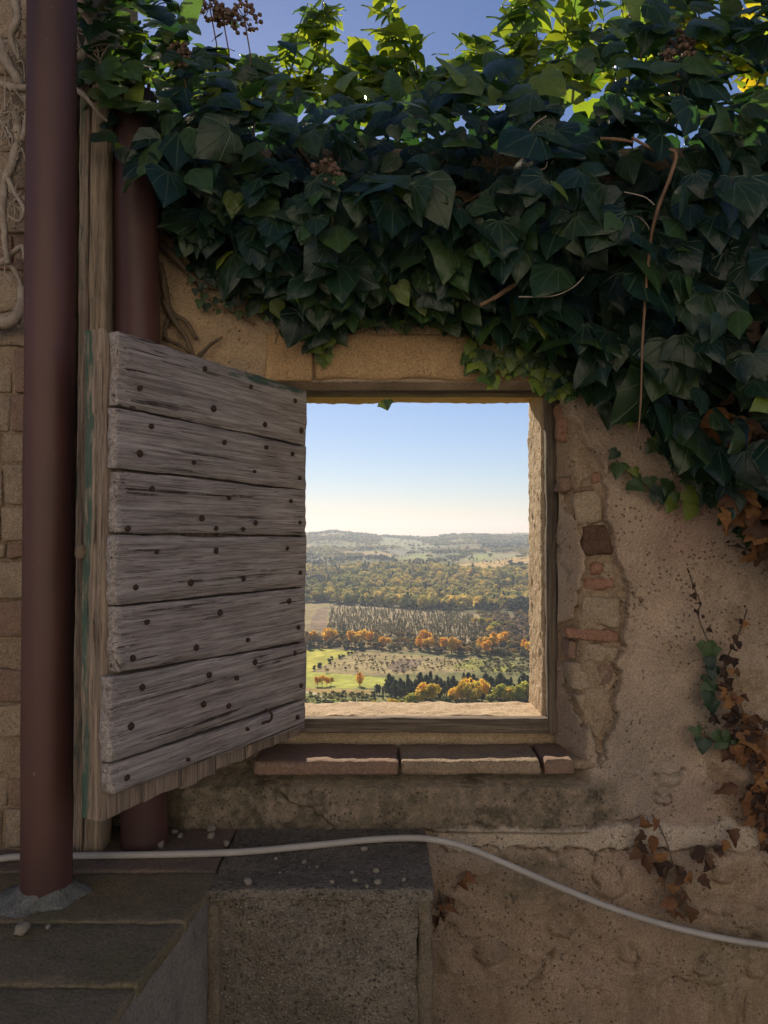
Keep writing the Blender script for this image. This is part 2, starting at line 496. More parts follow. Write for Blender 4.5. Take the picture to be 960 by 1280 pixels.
FIELDS = [  # photo outline of each field or wood floor, soil or crop colour
    ([(300, 813), (376, 813), (395, 810), (445, 813), (412, 827), (388, 839), (300, 839)], (0.44, 0.42, 0.075)),
    ([(300, 839), (388, 839), (480, 846), (497, 850), (470, 858), (400, 859), (300, 855)], (0.36, 0.38, 0.075)),
    ([(300, 855), (400, 859), (470, 861), (465, 868), (300, 862)], (0.33, 0.24, 0.085)),
    ([(300, 862), (376, 864), (420, 870), (470, 876), (470, 892), (300, 892)], (0.17, 0.20, 0.05)),
    ([(388, 839), (412, 827), (448, 814), (520, 818), (600, 822), (600, 838), (500, 842), (440, 843)], (0.33, 0.265, 0.13)),
    ([(480, 832), (500, 824), (530, 822), (520, 834), (495, 840)], (0.20, 0.15, 0.10)),
    ([(562, 834), (590, 823), (612, 825), (600, 838)], (0.29, 0.29, 0.07)),
    ([(614, 838), (640, 828), (646, 832), (632, 840)], (0.34, 0.35, 0.07)),
    ([(300, 757), (412, 754), (412, 786), (300, 788)], (0.29, 0.235, 0.11)),
    ([(396, 762), (410, 757), (408, 786), (384, 786)], (0.235, 0.165, 0.11)),
    ([(414, 755), (600, 768), (606, 792), (590, 802), (414, 790)], (0.33, 0.265, 0.155)),
    ([(374, 861), (392, 864), (410, 872), (408, 874), (390, 866), (374, 863)], (0.45, 0.40, 0.31)),
    ([(600, 768), (760, 770), (760, 805), (600, 800)], (0.19, 0.135, 0.095)),
    ([(548, 709), (590, 704), (667, 694), (760, 690), (760, 701), (640, 707), (600, 716), (560, 712)], (0.46, 0.32, 0.12)),
    ([(575, 701), (592, 692), (622, 692), (600, 701)], (0.24, 0.27, 0.085)),
    ([(622, 692), (664, 693), (640, 698), (604, 701)], (0.26, 0.245, 0.12)),
    ([(424, 690), (474, 689), (495, 694), (480, 697), (432, 694)], (0.38, 0.275, 0.12)),
    ([(372, 709), (440, 706), (440, 711), (372, 713)], (0.33, 0.235, 0.10)),
    ([(478, 687), (510, 688), (528, 691), (498, 695)], (0.20, 0.195, 0.14)),
    ([(498, 695), (532, 692), (548, 694), (530, 699), (500, 699)], (0.24, 0.27, 0.09)),
    ([(480, 672), (520, 676), (545, 684), (520, 688), (470, 682)], (0.23, 0.245, 0.13)),
    ([(560, 676), (580, 674), (585, 678), (562, 680)], (0.20, 0.20, 0.11)),
]

def field_colour(px, py, x, Y):
    n = len(px)
    wx, wy = x + 60 * vnoise(x / 160, Y / 160, None, 3), Y + 60 * vnoise(x / 160 + 9, Y / 160, None, 4)
    cx, cy = np.floor(wx / 210), np.floor(wy / 330)
    h = hash3(cx.astype(np.int64), cy.astype(np.int64), np.zeros(n, np.int64), 77)
    pal = np.array([(0.20, 0.22, 0.09), (0.32, 0.24, 0.11), (0.15, 0.16, 0.07), (0.24, 0.21, 0.12), (0.27, 0.26, 0.10), (0.13, 0.14, 0.065)])
    col = pal[(h * 5.99).astype(int)] * 0.8
    wd = (py > 708) & (py < 770)
    col[wd] = (0.12, 0.115, 0.05)
    col[(py >= 770) & (py < 815)] = (0.20, 0.165, 0.085)
    col[py >= 815] = (0.19, 0.19, 0.075)
    j = 1.6 * vnoise(x / 45, Y / 45, None, 21)
    for poly, c in FIELDS:
        col[in_poly(px + 1.5 * j, py + 0.6 * j, poly)] = c
    var = 1 + 0.16 * fbm(x / 30, Y / 40, None, 8, 3) + 0.10 * vnoise(x / 6, Y / 6, None, 9)
    return np.clip(col * var[:, None], 0.01, 0.8)

M['terrain'] = None
def build_terrain():
    Yl = np.concatenate([np.geomspace(2.4, 420, 40), np.geomspace(430, 6300, 520), np.geomspace(6450, 9500, 14)])
    ul = np.concatenate([np.linspace(-1.5, -0.30, 40)[:-1], np.linspace(-0.30, 0.40, 420), np.linspace(0.40, 1.5, 36)[1:]])
    YY, UU = np.meshgrid(Yl, ul, indexing='ij')
    X = UU * YY
    Z = terrain_h(X.ravel(), YY.ravel()).reshape(X.shape)
    px = 480 + 960 * UU; py = 665 + (EYE - Z) / YY * 960
    col = field_colour(px.ravel(), py.ravel(), X.ravel(), YY.ravel())
    V = np.stack([X.ravel(), YY.ravel(), Z.ravel()], 1)
    nr, nc = X.shape
    a = (np.arange(nr - 1)[:, None] * nc + np.arange(nc - 1)[None, :]).ravel()
    F = np.stack([a, a + 1, a + nc + 1, a + nc], 1)
    me = mesh("valley_terrain", V, F)
    vcol(me, "tint", col)
    b = MB('valley_ground'); c = b.n("Attribute", attribute_name="tint").outputs["Color"]
    v = b.coord()
    n = b.noise(v, 0.09, 6, 0.7)
    c = b.mix(1.0, c, b.mix(b.ramp(n, 0.3, 0.7), (0.7, 0.7, 0.7), (1.25, 1.25, 1.2)), 'MULTIPLY')
    m = b.done(c, 1.0, b.bump(n, 0.6, 3.0), 0.05)
    o = link("valley_terrain", me, m)
    o["kind"] = "structure"
build_terrain()

# ---- crowns: many small leaf-clump faces spread through the volume of a crown
def crown(kind, ntri, seed):
    r = np.random.default_rng(seed)
    if kind == 'broad':
        nb = 7
        bc = r.normal(0, 1, (nb, 3)); bc /= np.linalg.norm(bc, axis=1, keepdims=True)
        bc = bc * np.array([0.26, 0.26, 0.20]) * r.uniform(0.5, 1.0, (nb, 1)) + np.array([0, 0, 0.60])
        k = r.integers(0, nb, ntri)
        d = r.normal(0, 1, (ntri, 3)); d /= np.linalg.norm(d, axis=1, keepdims=True)
        c = bc[k] + d * (0.19 * r.uniform(0.35, 1.0, (ntri, 1)) ** 0.4)
        s = 0.075
    elif kind == 'conifer':
        t = 1 - np.sqrt(r.uniform(0, 1, ntri)) ; t = 0.06 + t * 0.94
        a = r.uniform(0, 2 * np.pi, ntri)
        rad = (1 - t) * 0.24 * r.uniform(0.5, 1.1, ntri) + 0.01
        c = np.stack([rad * np.cos(a), rad * np.sin(a), t], 1)
        d = np.stack([np.cos(a), np.sin(a), 0.5 + 0 * a], 1); s = 0.055
    elif kind == 'cypress':
        t = r.uniform(0.03, 1.0, ntri); a = r.uniform(0, 2 * np.pi, ntri)
        rad = 0.085 * np.sqrt(np.clip(1 - (2 * t - 0.85) ** 2 / 1.4, 0.02, 1)) * r.uniform(0.6, 1.05, ntri)
        c = np.stack([rad * np.cos(a), rad * np.sin(a), t], 1)
        d = np.stack([np.cos(a), np.sin(a), 0.3 + 0 * a], 1); s = 0.04
    elif kind == 'poplar':
        t = r.uniform(0.18, 1.0, ntri); a = r.uniform(0, 2 * np.pi, ntri)
        prof = np.sin(np.clip((t - 0.14) / 0.88, 0, 1) * np.pi) ** 0.7
        rad = 0.21 * prof * r.uniform(0.25, 1.1, ntri)
        c = np.stack([rad * np.cos(a), rad * np.sin(a), t], 1)
        d = np.stack([np.cos(a), np.sin(a), 0.5 + 0 * a], 1); s = 0.055
    elif kind == 'thin':
        t = r.uniform(0.15, 1.0, ntri); a = r.uniform(0, 2 * np.pi, ntri)
        rad = 0.13 * (1.15 - t) * r.uniform(0.2, 1.1, ntri)
        c = np.stack([rad * np.cos(a), rad * np.sin(a), t], 1)
        d = np.stack([np.cos(a), np.sin(a), 0.3 + 0 * a], 1); s = 0.07
    else:  # bush
        d = r.normal(0, 1, (ntri, 3)); d[:, 2] = np.abs(d[:, 2]); d /= np.linalg.norm(d, axis=1, keepdims=True)
        c = d * np.array([0.62, 0.62, 0.85]) * r.uniform(0.6, 1.05, (ntri, 1)); s = 0.16
    nn = d + r.normal(0, 0.45, (ntri, 3)); nn /= np.linalg.norm(nn, axis=1, keepdims=True)
    t1 = np.cross(nn, r.normal(0, 1, (ntri, 3))); t1 /= np.linalg.norm(t1, axis=1, keepdims=True)
    t2 = np.cross(nn, t1)
    ss = s * math.sqrt(260.0 / max(ntri, 40)) ** 0.8 * r.uniform(0.7, 1.4, (ntri, 1))
    V = np.stack([c - t1 * ss - t2 * ss * 0.6, c + t1 * ss - t2 * ss * 0.6, c + t2 * ss], 1)
    val = r.uniform(0.78, 1.22, ntri)
    return V.reshape(-1, 3), np.repeat(val, 3)

def forest(name, xs, Ys, hs, cols, kind, ntri, label, cat, nvar=4, widths=None, parent_kind="stuff"):
    xs, Ys, hs, cols = [np.asarray(a, float) for a in (xs, Ys, hs, cols)]
    n = len(xs)
    if n == 0: return
    zs = terrain_h(xs, Ys)
    widths = np.ones(n) if widths is None else np.asarray(widths)
    VV, CC = [], []
    for k in range(nvar):
        sel = np.arange(n) % nvar == k
        V, val = crown(kind, ntri, 100 + k + len(name))
        m = sel.sum()
        a = rng.uniform(0, 2 * np.pi, m); ca, sa = np.cos(a), np.sin(a)
        h = hs[sel]; w = h * widths[sel]
        px_ = (V[None, :, 0] * ca[:, None] - V[None, :, 1] * sa[:, None]) * w[:, None] + xs[sel][:, None]
        py_ = (V[None, :, 0] * sa[:, None] + V[None, :, 1] * ca[:, None]) * w[:, None] + Ys[sel][:, None]
        pz_ = V[None, :, 2] * h[:, None] + zs[sel][:, None] - 0.05 * h[:, None]
        VV.append(np.stack([px_, py_, pz_], -1).reshape(-1, 3))
        CC.append((cols[sel][:, None, :] * val[None, :, None]).reshape(-1, 3))
    V = np.concatenate(VV); C = np.concatenate(CC)
    F = np.arange(len(V)).reshape(-1, 3)
    me = mesh(name, V, F); vcol(me, "tint", C)
    o = link(name, me, M['foliage'], None, smooth=False)
    o["label"] = label; o["category"] = cat; o["kind"] = "stuff"
    return o

PAL_WOOD = np.array([(0.13, 0.135, 0.045), (0.23, 0.205, 0.055), (0.30, 0.25, 0.07), (0.06, 0.08, 0.045), (0.27, 0.225, 0.07), (0.19, 0.185, 0.055), (0.33, 0.26, 0.07)])

def scatter(n, Y0, Y1, u0=-0.26, u1=0.34):
    Y = np.sqrt(rng.uniform(Y0 ** 2, Y1 ** 2, n))
    u = rng.uniform(u0, u1, n)
    x = u * Y
    z = terrain_h(x, Y)
    return x, Y, 480 + 960 * u, 665 + (EYE - z) / Y * 960

# the wood across the middle of the valley
def build_woods():
    x, Y, px, py = scatter(20000, 1330, 2700)
    low = np.interp(px, [300, 372, 405, 420, 520, 600, 640, 700], [756, 752, 752, 757, 766, 772, 776, 780]) + 2 * vnoise(px / 14, py / 9, None, 3)
    keep = (py < low) & (py > np.interp(px, [300, 430, 470, 540, 600, 660, 800], [716, 714, 710, 710, 716, 713, 712]))
    for poly, c in FIELDS[8:]:
        keep &= ~in_poly(px, py + 1.0, poly)
    cl = fbm(x / 150, Y / 190, None, 31, 2)
    keep &= (rng.uniform(0, 1, len(x)) < 0.40 + 0.2 * cl)
    x, Y, px, py, cl = [a[keep] for a in (x, Y, px, py, cl)]
    tone = vnoise(x / 110, Y / 130, None, 41) * 0.9 + rng.normal(0, 0.5, len(x)) + np.interp(px, [380, 480, 560, 660], [-0.35, 0.1, 0.6, 0.75])
    order = np.array([3, 0, 5, 1, 4, 2, 6])
    k = np.clip(((tone + 1.3) / 2.6 * 7).astype(int), 0, 6)
    col = PAL_WOOD[order[k]] * 2.2 * rng.uniform(0.65, 1.35, (len(x), 1))
    h = rng.uniform(11, 26, len(x)) * (1 + 0.25 * cl)
    con = (k == 0) | (rng.uniform(0, 1, len(x)) < 0.06)
    forest("woodland", x[~con], Y[~con], h[~con], col[~con], 'broad', 110, "mixed green and yellow woodland across the middle of the valley", "woodland", widths=rng.uniform(0.85, 1.3, (~con).sum()))
    col[con] = np.array([0.04, 0.058, 0.035]) * rng.uniform(0.8, 1.3, (con.sum(), 1))
    forest("conifer_woodland", x[con], Y[con], h[con] * 1.25, col[con], 'conifer', 50, "dark conifers scattered through the yellowing valley woodland", "woodland", widths=rng.uniform(0.8, 1.2, con.sum()))
    # bands and hedges on the far hills
    x, Y, px, py = scatter(17000, 2500, 6100)
    f = fbm(x / 330, Y / 260, None, 51, 3) + 0.5 * vnoise(x / 700, Y / 150, None, 52)
    keep = f > -0.12
    for poly, c in FIELDS[12:]:
        keep &= ~in_poly(px, py + 0.6, poly)
    gx, gy = np.abs((x / 210) - np.round(x / 210)), np.abs((Y / 330) - np.round(Y / 330))
    keep |= (gy < 0.03) & (rng.uniform(0, 1, len(x)) < 0.5)
    x, Y, px, py = [a[keep] for a in (x, Y, px, py)]
    t = vnoise(x / 240, Y / 160, None, 61) + rng.normal(0, 0.35, len(x))
    k = np.clip(((t + 1.2) / 2.4 * 7).astype(int), 0, 6)
    order = np.array([3, 3, 0, 5, 1, 4, 2])
    col = PAL_WOOD[order[k]] * 1.7 * rng.uniform(0.6, 1.4, (len(x), 1))
    h = rng.uniform(9, 20, len(x)) * np.interp(Y, [2500, 6000], [0.9, 1.15])
    forest("hill_woodland", x, Y, h, col, 'broad', 34, "hedges and small woods patching the far hazy hills", "woodland", widths=rng.uniform(1.0, 1.9, len(x)))
    # dark green tree belts seen in the photo
    bx, by, bh = [], [], []
    for pts, n, hh in (([(376, 748), (405, 746)], 46, 20), ([(376, 733), (400, 728)], 30, 22), ([(398, 705), (432, 701), (470, 698), (494, 702)], 110, 17),
                       ([(372, 706), (400, 706)], 40, 15), ([(470, 755), (505, 750), (530, 757), (560, 764)], 60, 15), ([(595, 764), (625, 760)], 36, 14),
                       ([(640, 764), (672, 764)], 34, 26), ([(512, 711), (545, 711)], 30, 22), ([(600, 686), (640, 685), (672, 684)], 110, 20), ([(636, 708), (672, 712)], 40, 15), ([(564, 704), (592, 690)], 60, 7), ([(548, 709), (600, 703), (660, 697)], 60, 5), ([(478, 688), (498, 696), (512, 694)], 40, 6), ([(390, 839), (412, 828), (446, 815)], 26, 4), ([(596, 702), (640, 707)], 20, 5), ([(376, 700), (400, 697)], 30, 12), ([(430, 685), (470, 683), (500, 684)], 60, 9), ([(555, 690), (585, 686)], 50, 12), ([(380, 680), (430, 677)], 50, 11)):
        for _ in range(n):
            i = random.randrange(len(pts) - 1); t = random.random()
            q = [pts[i][c] * (1 - t) + pts[i + 1][c] * t for c in (0, 1)]
            X, YY, Z = ground_at(q[0] + random.gauss(0, 1.2), q[1] + random.gauss(0, 1.4))
            bx.append(X); by.append(YY); bh.append(hh * random.uniform(0.7, 1.15))
    forest("dark_tree_belt", bx, by, bh, np.array([0.05, 0.066, 0.045]) * rng.uniform(0.8, 1.4, (len(bx), 1)), 'broad', 60,
           "dark green tree belts between the pale hillside fields", "woodland", widths=rng.uniform(0.9, 1.4, len(bx)))
    # rows of young trees in the plantation
    gx_, gy_, gh, gc = [], [], [], []
    for r in range(46):
        for s in range(34):
            t = s / 33.0
            u = r / 45.0
            qx = 392 + u * 215 + (1 - t) * -24 + t * 26
            qy = (757 + 12 * u) * (1 - t) + (791 + 10 * u) * t
            if qx < 415 - 6 * t or qx > 606: continue
            if random.random() < 0.30: continue
            X, YY, Z = ground_at(qx + random.gauss(0, 0.25), qy + random.gauss(0, 0.3))
            gx_.append(X); gy_.append(YY); gh.append(random.uniform(4.5, 8.0))
            gc.append(random.choice([(0.22, 0.19, 0.10), (0.27, 0.22, 0.10), (0.16, 0.15, 0.085), (0.2, 0.2, 0.09)]))
    forest("tree_plantation", gx_, gy_, gh, gc, 'thin', 22, "long rows of thin young trees in the brown valley plantation", "plantation")
    # brown thicket and scrub
    sx, sy, sh, sc = [], [], [], []
    for poly, n, hmin, hmax, pal in (([(598, 768), (680, 768), (680, 812), (640, 812), (606, 800)], 420, 4, 11, [(0.16, 0.115, 0.07), (0.13, 0.105, 0.06), (0.19, 0.14, 0.05)]),
                                  ([(376, 796), (470, 792), (560, 800), (668, 806), (668, 826), (560, 818), (450, 812), (376, 812)], 430, 3, 10, [(0.15, 0.11, 0.055), (0.20, 0.13, 0.04), (0.11, 0.105, 0.05), (0.075, 0.08, 0.045)]),
                                  ([(400, 836), (450, 818), (600, 824), (600, 838), (500, 842)], 230, 1.2, 3.5, [(0.15, 0.115, 0.06), (0.12, 0.11, 0.05), (0.19, 0.16, 0.07)]),
                                  ([(376, 866), (420, 868), (470, 868), (470, 882), (376, 882)], 170, 1.2, 4.0, [(0.12, 0.13, 0.04), (0.20, 0.17, 0.05), (0.07, 0.085, 0.04)]),
                                  ([(600, 826), (668, 828), (668, 842), (600, 842)], 110, 1.5, 5.0, [(0.16, 0.14, 0.06), (0.12, 0.11, 0.05)])):
        xs = [p[0] for p in poly]; ys = [p[1] for p in poly]; c = 0
        while c < n:
            qx, qy = random.uniform(min(xs), max(xs)), random.uniform(min(ys), max(ys))
            if not in_poly(np.array([qx]), np.array([qy]), poly)[0]: continue
            c += 1
            X, YY, Z = ground_at(qx, qy)
            sx.append(X); sy.append(YY); sh.append(random.uniform(hmin, hmax)); sc.append(random.choice(pal))
    forest("scrub", sx, sy, sh, np.array(sc) * 1.7 * rng.uniform(0.7, 1.3, (len(sc), 1)), 'broad', 46, "brown and ochre scrub between the fields of the valley floor", "scrub", widths=rng.uniform(0.8, 1.5, len(sx)))
build_woods()

# ---- single trees of the valley floor
def tree_proto(kind, col, ntri, seed, trunk_h):
    V, val = crown(kind, ntri, seed)
    me = mesh(kind + "_crown", V, np.arange(len(V)).reshape(-1, 3))
    c = np.array(col)[None, :] * val[:, None]
    hue = np.random.default_rng(seed + 5).uniform(-0.12, 0.12, len(V) // 3).repeat(3)
    c[:, 0] *= 1 + hue; c[:, 1] *= 1 - 0.3 * hue
    vcol(me, "tint", c); me.materials.append(M['autumn' if col[0] > 0.3 else 'foliage'])
    a = Acc()
    v, f = tube_geo([(0, 0, -0.03), (0.01, 0, trunk_h * 0.5), (0, 0.01, trunk_h), (0.005, 0, min(0.9, trunk_h * 1.7))], [0.028, 0.022, 0.017, 0.006], 6); a.add(v, f)
    for k in range(5):
        an = k * 1.26 + seed; z0 = trunk_h * (0.7 + 0.12 * k)
        if z0 > 0.8: break
        v, f = tube_geo([(0, 0, z0), (0.09 * math.cos(an), 0.09 * math.sin(an), z0 + 0.1), (0.15 * math.cos(an), 0.15 * math.sin(an), z0 + 0.2)], [0.011, 0.008, 0.003], 4); a.add(v, f)
    tm = mesh(kind + "_trunk", np.concatenate(a.v), np.concatenate(a.f)); tm.materials.append(M['trunk'])
    return me, tm

ORANGE, AMBER, YELLOW, LIME, DARK, OLIVE, RUST = (0.85, 0.49, 0.06), (0.88, 0.60, 0.09), (0.68, 0.52, 0.08), (0.48, 0.46, 0.09), (0.10, 0.12, 0.065), (0.26, 0.25, 0.085), (0.50, 0.36, 0.14)
PROTO = {}
def tree(name, kind, col, px, py, hpx, label, group, trunk=0.2, w=1.0, seed=0):
    key = (kind, col, seed % 3)
    if key not in PROTO: PROTO[key] = tree_proto(kind, col, 420, 40 + seed % 3 + int(col[0] * 500), trunk)
    X, YY, Z = ground_at(px, py)
    h = hpx / 960.0 * YY
    t = empty(name, (X, YY, Z), random.uniform(0, 6.28), label, "tree", group)
    t.scale = (h * w, h * w, h)
    c = link("crown", PROTO[key][0], None, t, smooth=False)
    k = link("trunk", PROTO[key][1], None, t)
    return t

def trees():
    for px, py, h, w, c in ((397, 857, 13, 1.1, ORANGE), (403, 857, 15, 1.0, AMBER), (409, 857, 12, 1.0, ORANGE), (414, 856, 12, 1.15, YELLOW)):
        tree("autumn_tree", 'broad', c, px, py, h, "orange and amber tree of the small clump on the bright green field", "clump on the green field", 0.2, w, px)
    tree("autumn_tree", 'poplar', ORANGE, 450, 857, 17, "upright orange tree alone on the green field", None, 0.2, 1.5, 1)
    tree("autumn_tree", 'broad', RUST, 409, 841, 7, "small rusty tree alone on the green field", None, 0.2, 1.2, 1)
    tree("field_bush", 'broad', OLIVE, 381, 826, 6, "small dark round tree standing in the upper green field", None, 0.1, 1.3, 1)
    # belt of orange trees behind the fields
    for i, (px, py, h, c) in enumerate(((384, 806, 18, RUST), (391, 806, 20, ORANGE), (399, 806, 19, RUST), (408, 807, 22, ORANGE), (413, 806, 20, AMBER), (421, 807, 17, RUST), (430, 808, 18, OLIVE),
            (437, 809, 25, ORANGE), (442, 809, 22, AMBER), (450, 810, 17, RUST), (456, 810, 22, AMBER), (463, 811, 20, ORANGE), (471, 810, 17, RUST), (478, 812, 17, ORANGE), (484, 812, 14, AMBER),
            (524, 812, 20, ORANGE), (530, 812, 21, ORANGE), (537, 813, 20, AMBER), (543, 812, 22, RUST), (549, 814, 17, RUST), (557, 814, 21, ORANGE), (563, 815, 24, AMBER), (569, 815, 22, ORANGE),
            (576, 816, 16, RUST), (598, 815, 18, AMBER), (606, 818, 20, ORANGE), (611, 818, 24, AMBER), (617, 817, 22, ORANGE), (626, 812, 18, AMBER), (632, 812, 20, ORANGE), (656, 818, 16, ORANGE), (663, 818, 20, AMBER), (668, 818, 21, ORANGE), (680, 820, 20, ORANGE))):
        tree("autumn_tree", 'broad' if i % 3 else 'poplar', c, px + random.uniform(-3, 3), py + random.uniform(-5, 2), h * random.uniform(0.6, 1.05), {ORANGE: "bright orange", AMBER: "amber yellow", RUST: "dull rust brown", OLIVE: "olive green"}[c] + (" spreading" if i % 3 else " upright") + " tree in the autumn belt behind the green fields", "belt of autumn trees behind the fields", 0.3, 1.1 if i % 3 else 1.5, i)
    # yellow-green trees in the right-hand thicket
    for i, (px, py, h, c) in enumerate(((594, 781, 11, YELLOW), (602, 782, 13, LIME), (610, 784, 13, YELLOW), (618, 790, 14, LIME), (612, 793, 13, YELLOW), (624, 786, 11, OLIVE))):
        tree("yellowing_tree", 'broad', c, px, py, h, {YELLOW: "yellow", LIME: "lime green", OLIVE: "olive green"}[c] + " rounded tree beside the young tree plantation", "yellowing trees by the plantation", 0.2, 1.3, i)
    # the nearest belt: dark conifers and yellow crowns just beyond the sill
    for i in range(62):
        px = 468 + i * 3.35 + random.uniform(-1.5, 1.5)
        h = random.uniform(18, 33) * (0.62 if px < 486 else 1.0) * (1.1 if 490 < px < 505 else 1)
        tree("dark_conifer", 'poplar' if i % 3 else 'cypress', DARK, px, 872 + random.uniform(-5, 4), h * 0.92, ("dark bushy conifer" if i % 3 else "dark slim cypress") + " in the tree belt at the valley edge", "conifers of the near tree belt", 0.1, random.uniform(0.9, 1.35), i)
    for i, (px, py, h, c, w) in enumerate(((523, 878, 24, YELLOW, 1.1), (531, 876, 30, AMBER, 1.0), (539, 878, 32, YELLOW, 0.9), (515, 880, 20, LIME, 1.2), (570, 878, 26, AMBER, 1.1), (578, 878, 34, YELLOW, 1.0), (584, 876, 36, AMBER, 0.8),
            (592, 877, 36, YELLOW, 0.9), (590, 880, 28, YELLOW, 1.1), (601, 874, 32, AMBER, 0.8), (612, 878, 20, LIME, 1.1), (626, 878, 30, LIME, 1.0), (632, 880, 28, YELLOW, 1.0), (640, 878, 30, LIME, 1.0), (649, 880, 32, LIME, 0.9), (656, 878, 34, LIME, 0.9), (490, 881, 15, YELLOW, 1.2), (502, 882, 14, LIME, 1.2), (466, 878, 8, YELLOW, 1.5), (558, 880, 18, OLIVE, 1.2), (668, 880, 32, YELLOW, 0.9))):
        tree("yellow_tree", 'broad', c, px, py + 4, h, {ORANGE: "orange", AMBER: "amber", YELLOW: "yellow", LIME: "lime green", OLIVE: "olive green"}[c] + " rounded tree among the dark conifers of the near belt", "yellow trees of the near belt", 0.2, w, i)
    for i, (px, py, h) in enumerate(((640, 884, 12), (650, 885, 13), (660, 884, 14), (633, 885, 10), (668, 885, 13))):
        tree("grey_green_bush", 'broad', OLIVE, px, py, h, "round grey green bush in front of the near tree belt", "bushes before the near belt", 0.1, 1.5, i)
    # cypresses on the mid hill and umbrella pines on the skyline
    for i, px in enumerate((512, 517, 521, 525, 529, 533, 537, 541, 544)):
        tree("cypress", 'cypress', DARK, px, 712, random.uniform(9, 13), "dark cypress of the short row on the middle hill", "cypress row on the middle hill", 0.05, 1.7, i)
    for i, (px, py, h) in enumerate(((585, 702, 0), (592, 701, 4), (596, 701, 4), (460, 671, 3.5), (446, 670, 3), (452, 670, 3.5))):
        if h: tree("cypress", 'cypress', DARK, px, py, h, "tiny dark cypress alone on the far hillside", "far single cypresses", 0.05, 2.2, i)
trees()

def house(px, py, w, d, h, label, col, rot):
    X, YY, Z = ground_at(px, py)
    e = empty("farmhouse", (X, YY, Z), rot, label, "house")
    b = simple("far_wall_" + str(px), col, tuple(c * 0.9 for c in col), 0.4, 0.9)
    block("wall", (-w/2, -d/2, -2), (w/2, d/2, h), 3, b, e, bevel=0.05, amp=0.02)
    rv = [(-w/2-.5, -d/2-.5, h), (w/2+.5, -d/2-.5, h), (w/2+.5, d/2+.5, h), (-w/2-.5, d/2+.5, h), (-w/2-.5, 0, h+2.2), (w/2+.5, 0, h+2.2)]
    rf = [(0, 1, 5, 4), (2, 3, 4, 5), (1, 2, 5, 5), (3, 0, 4, 4), (3, 2, 1, 0)]
    me = bpy.data.meshes.new("roof"); me.from_pydata(rv, [], [tuple(dict.fromkeys(f)) for f in rf]); me.update()
    link("roof", me, M['brick'], e, smooth=False)
    for k in (-0.3, 0.0, 0.3):
        block("window", (k*w-0.5, -d/2-0.08, h*0.5), (k*w+0.5, -d/2+0.1, h*0.5+1.3), 1, M['stone_dark'], e, bevel=0.02, amp=0.0)
house(389.5, 731, 15, 9, 7, "small white farmhouse among dark trees at the wood's left end", (0.75, 0.72, 0.68), 0.2)
house(387, 691, 26, 12, 8, "pale farm building on the slope below the far village", (0.6, 0.55, 0.5), -0.2)
house(626, 674, 60, 18, 10, "long pale building below the far ridge", (0.55, 0.55, 0.55), 0.1)
house(411, 666, 40, 25, 16, "pale building on the crest of the far hill", (0.5, 0.45, 0.4), 0.3)
house(455, 671, 34, 20, 12, "small pale building on the far crest beside cypresses", (0.5, 0.45, 0.4), -0.3)

# ================================================================== THE COURT
o = block("ground", (-7, -8, -0.3), (7, 1.98, 0.0), 0.2, M['yard'], None, bevel=0.02, amp=0.008, freq=3.0)
o["kind"] = "structure"

# ---- unseen pale house added behind the viewer, to bounce sunlight onto the wall
def fill_house_behind():
    e = empty("added_fill_house", (0, -6.5, 0), 0, "added pale house front out of view, bouncing sunlight onto the garden wall", "house")
    fm = masonry('fill_house_render', (0.60, 0.595, 0.60), (0.55, 0.545, 0.55), (0.64, 0.635, 0.64), 1.2, 0.4, 0.5, None, 0.2)
    def seg_(x0, x1, z0, z1): block("wall", (x0, -0.6, z0), (x1, 0, z1), 0.5, fm, e, bevel=0.02, amp=0.006, freq=2)
    seg_(-8, 8, 4.62, 7.2); seg_(-8, 8, 2.52, 3.3)
    xs = [-8, -4.6, -3.6, -0.6, 0.6, 3.6, 4.6, 8]
    for i in range(0, 8, 2):
        seg_(xs[i], xs[i + 1], 3.3, 4.62); seg_(xs[i], xs[i + 1], 0, 2.52)
    seg_(-4.6, -3.6, 0, 1.1); seg_(3.6, 4.6, 0, 1.1)
    shut = simple('fill_house_shutter_paint', (0.05, 0.11, 0.075), (0.06, 0.125, 0.085), 6, 0.6)
    for (x0, x1, z0, z1) in ((-4.6, -3.6, 3.3, 4.62), (-0.6, 0.6, 3.3, 4.62), (3.6, 4.6, 3.3, 4.62), (-4.6, -3.6, 1.1, 2.52), (3.6, 4.6, 1.1, 2.52), (-0.6, 0.6, 0.02, 2.52)):
        d_ = z0 < 0.5
        block("door" if d_ else "shutter", (x0, -0.22, z0), ((x0 + x1) / 2 - 0.004, -0.16, z1), 0.3, shut, e, bevel=0.006, amp=0.001)
        block("door" if d_ else "shutter", ((x0 + x1) / 2 + 0.004, -0.22, z0), (x1, -0.16, z1), 0.3, shut, e, bevel=0.006, amp=0.001)
    rf = masonry('fill_house_roof', (0.34, 0.17, 0.10), (0.28, 0.15, 0.09), (0.4, 0.26, 0.17), 3, 0.5, 0.8)
    block("roof", (-8.4, -5.0, 7.2), (8.4, 0.55, 7.4), 0.4, rf, e, warp=lambda p: p + np.stack([0 * p[:, 0], 0 * p[:, 0], -0.30 * (p[:, 1] - 0.55)], 1) - np.array([0, 0, 0.1]), bevel=0.03, amp=0.01)
fill_house_behind()

# ---- the garden wall: front sheet with broken plaster, reveals, core, lintel, sill
YW = 1.97
wall = empty("garden_wall", (0, YW, 0), 0, "old tan plastered garden wall with a small window opening onto the valley", "wall")
def wpart(o):                      # world-built part -> child of the wall without moving it
    o.parent = wall; o.matrix_parent_inverse = Matrix.Translation((0, -YW, 0)); return o

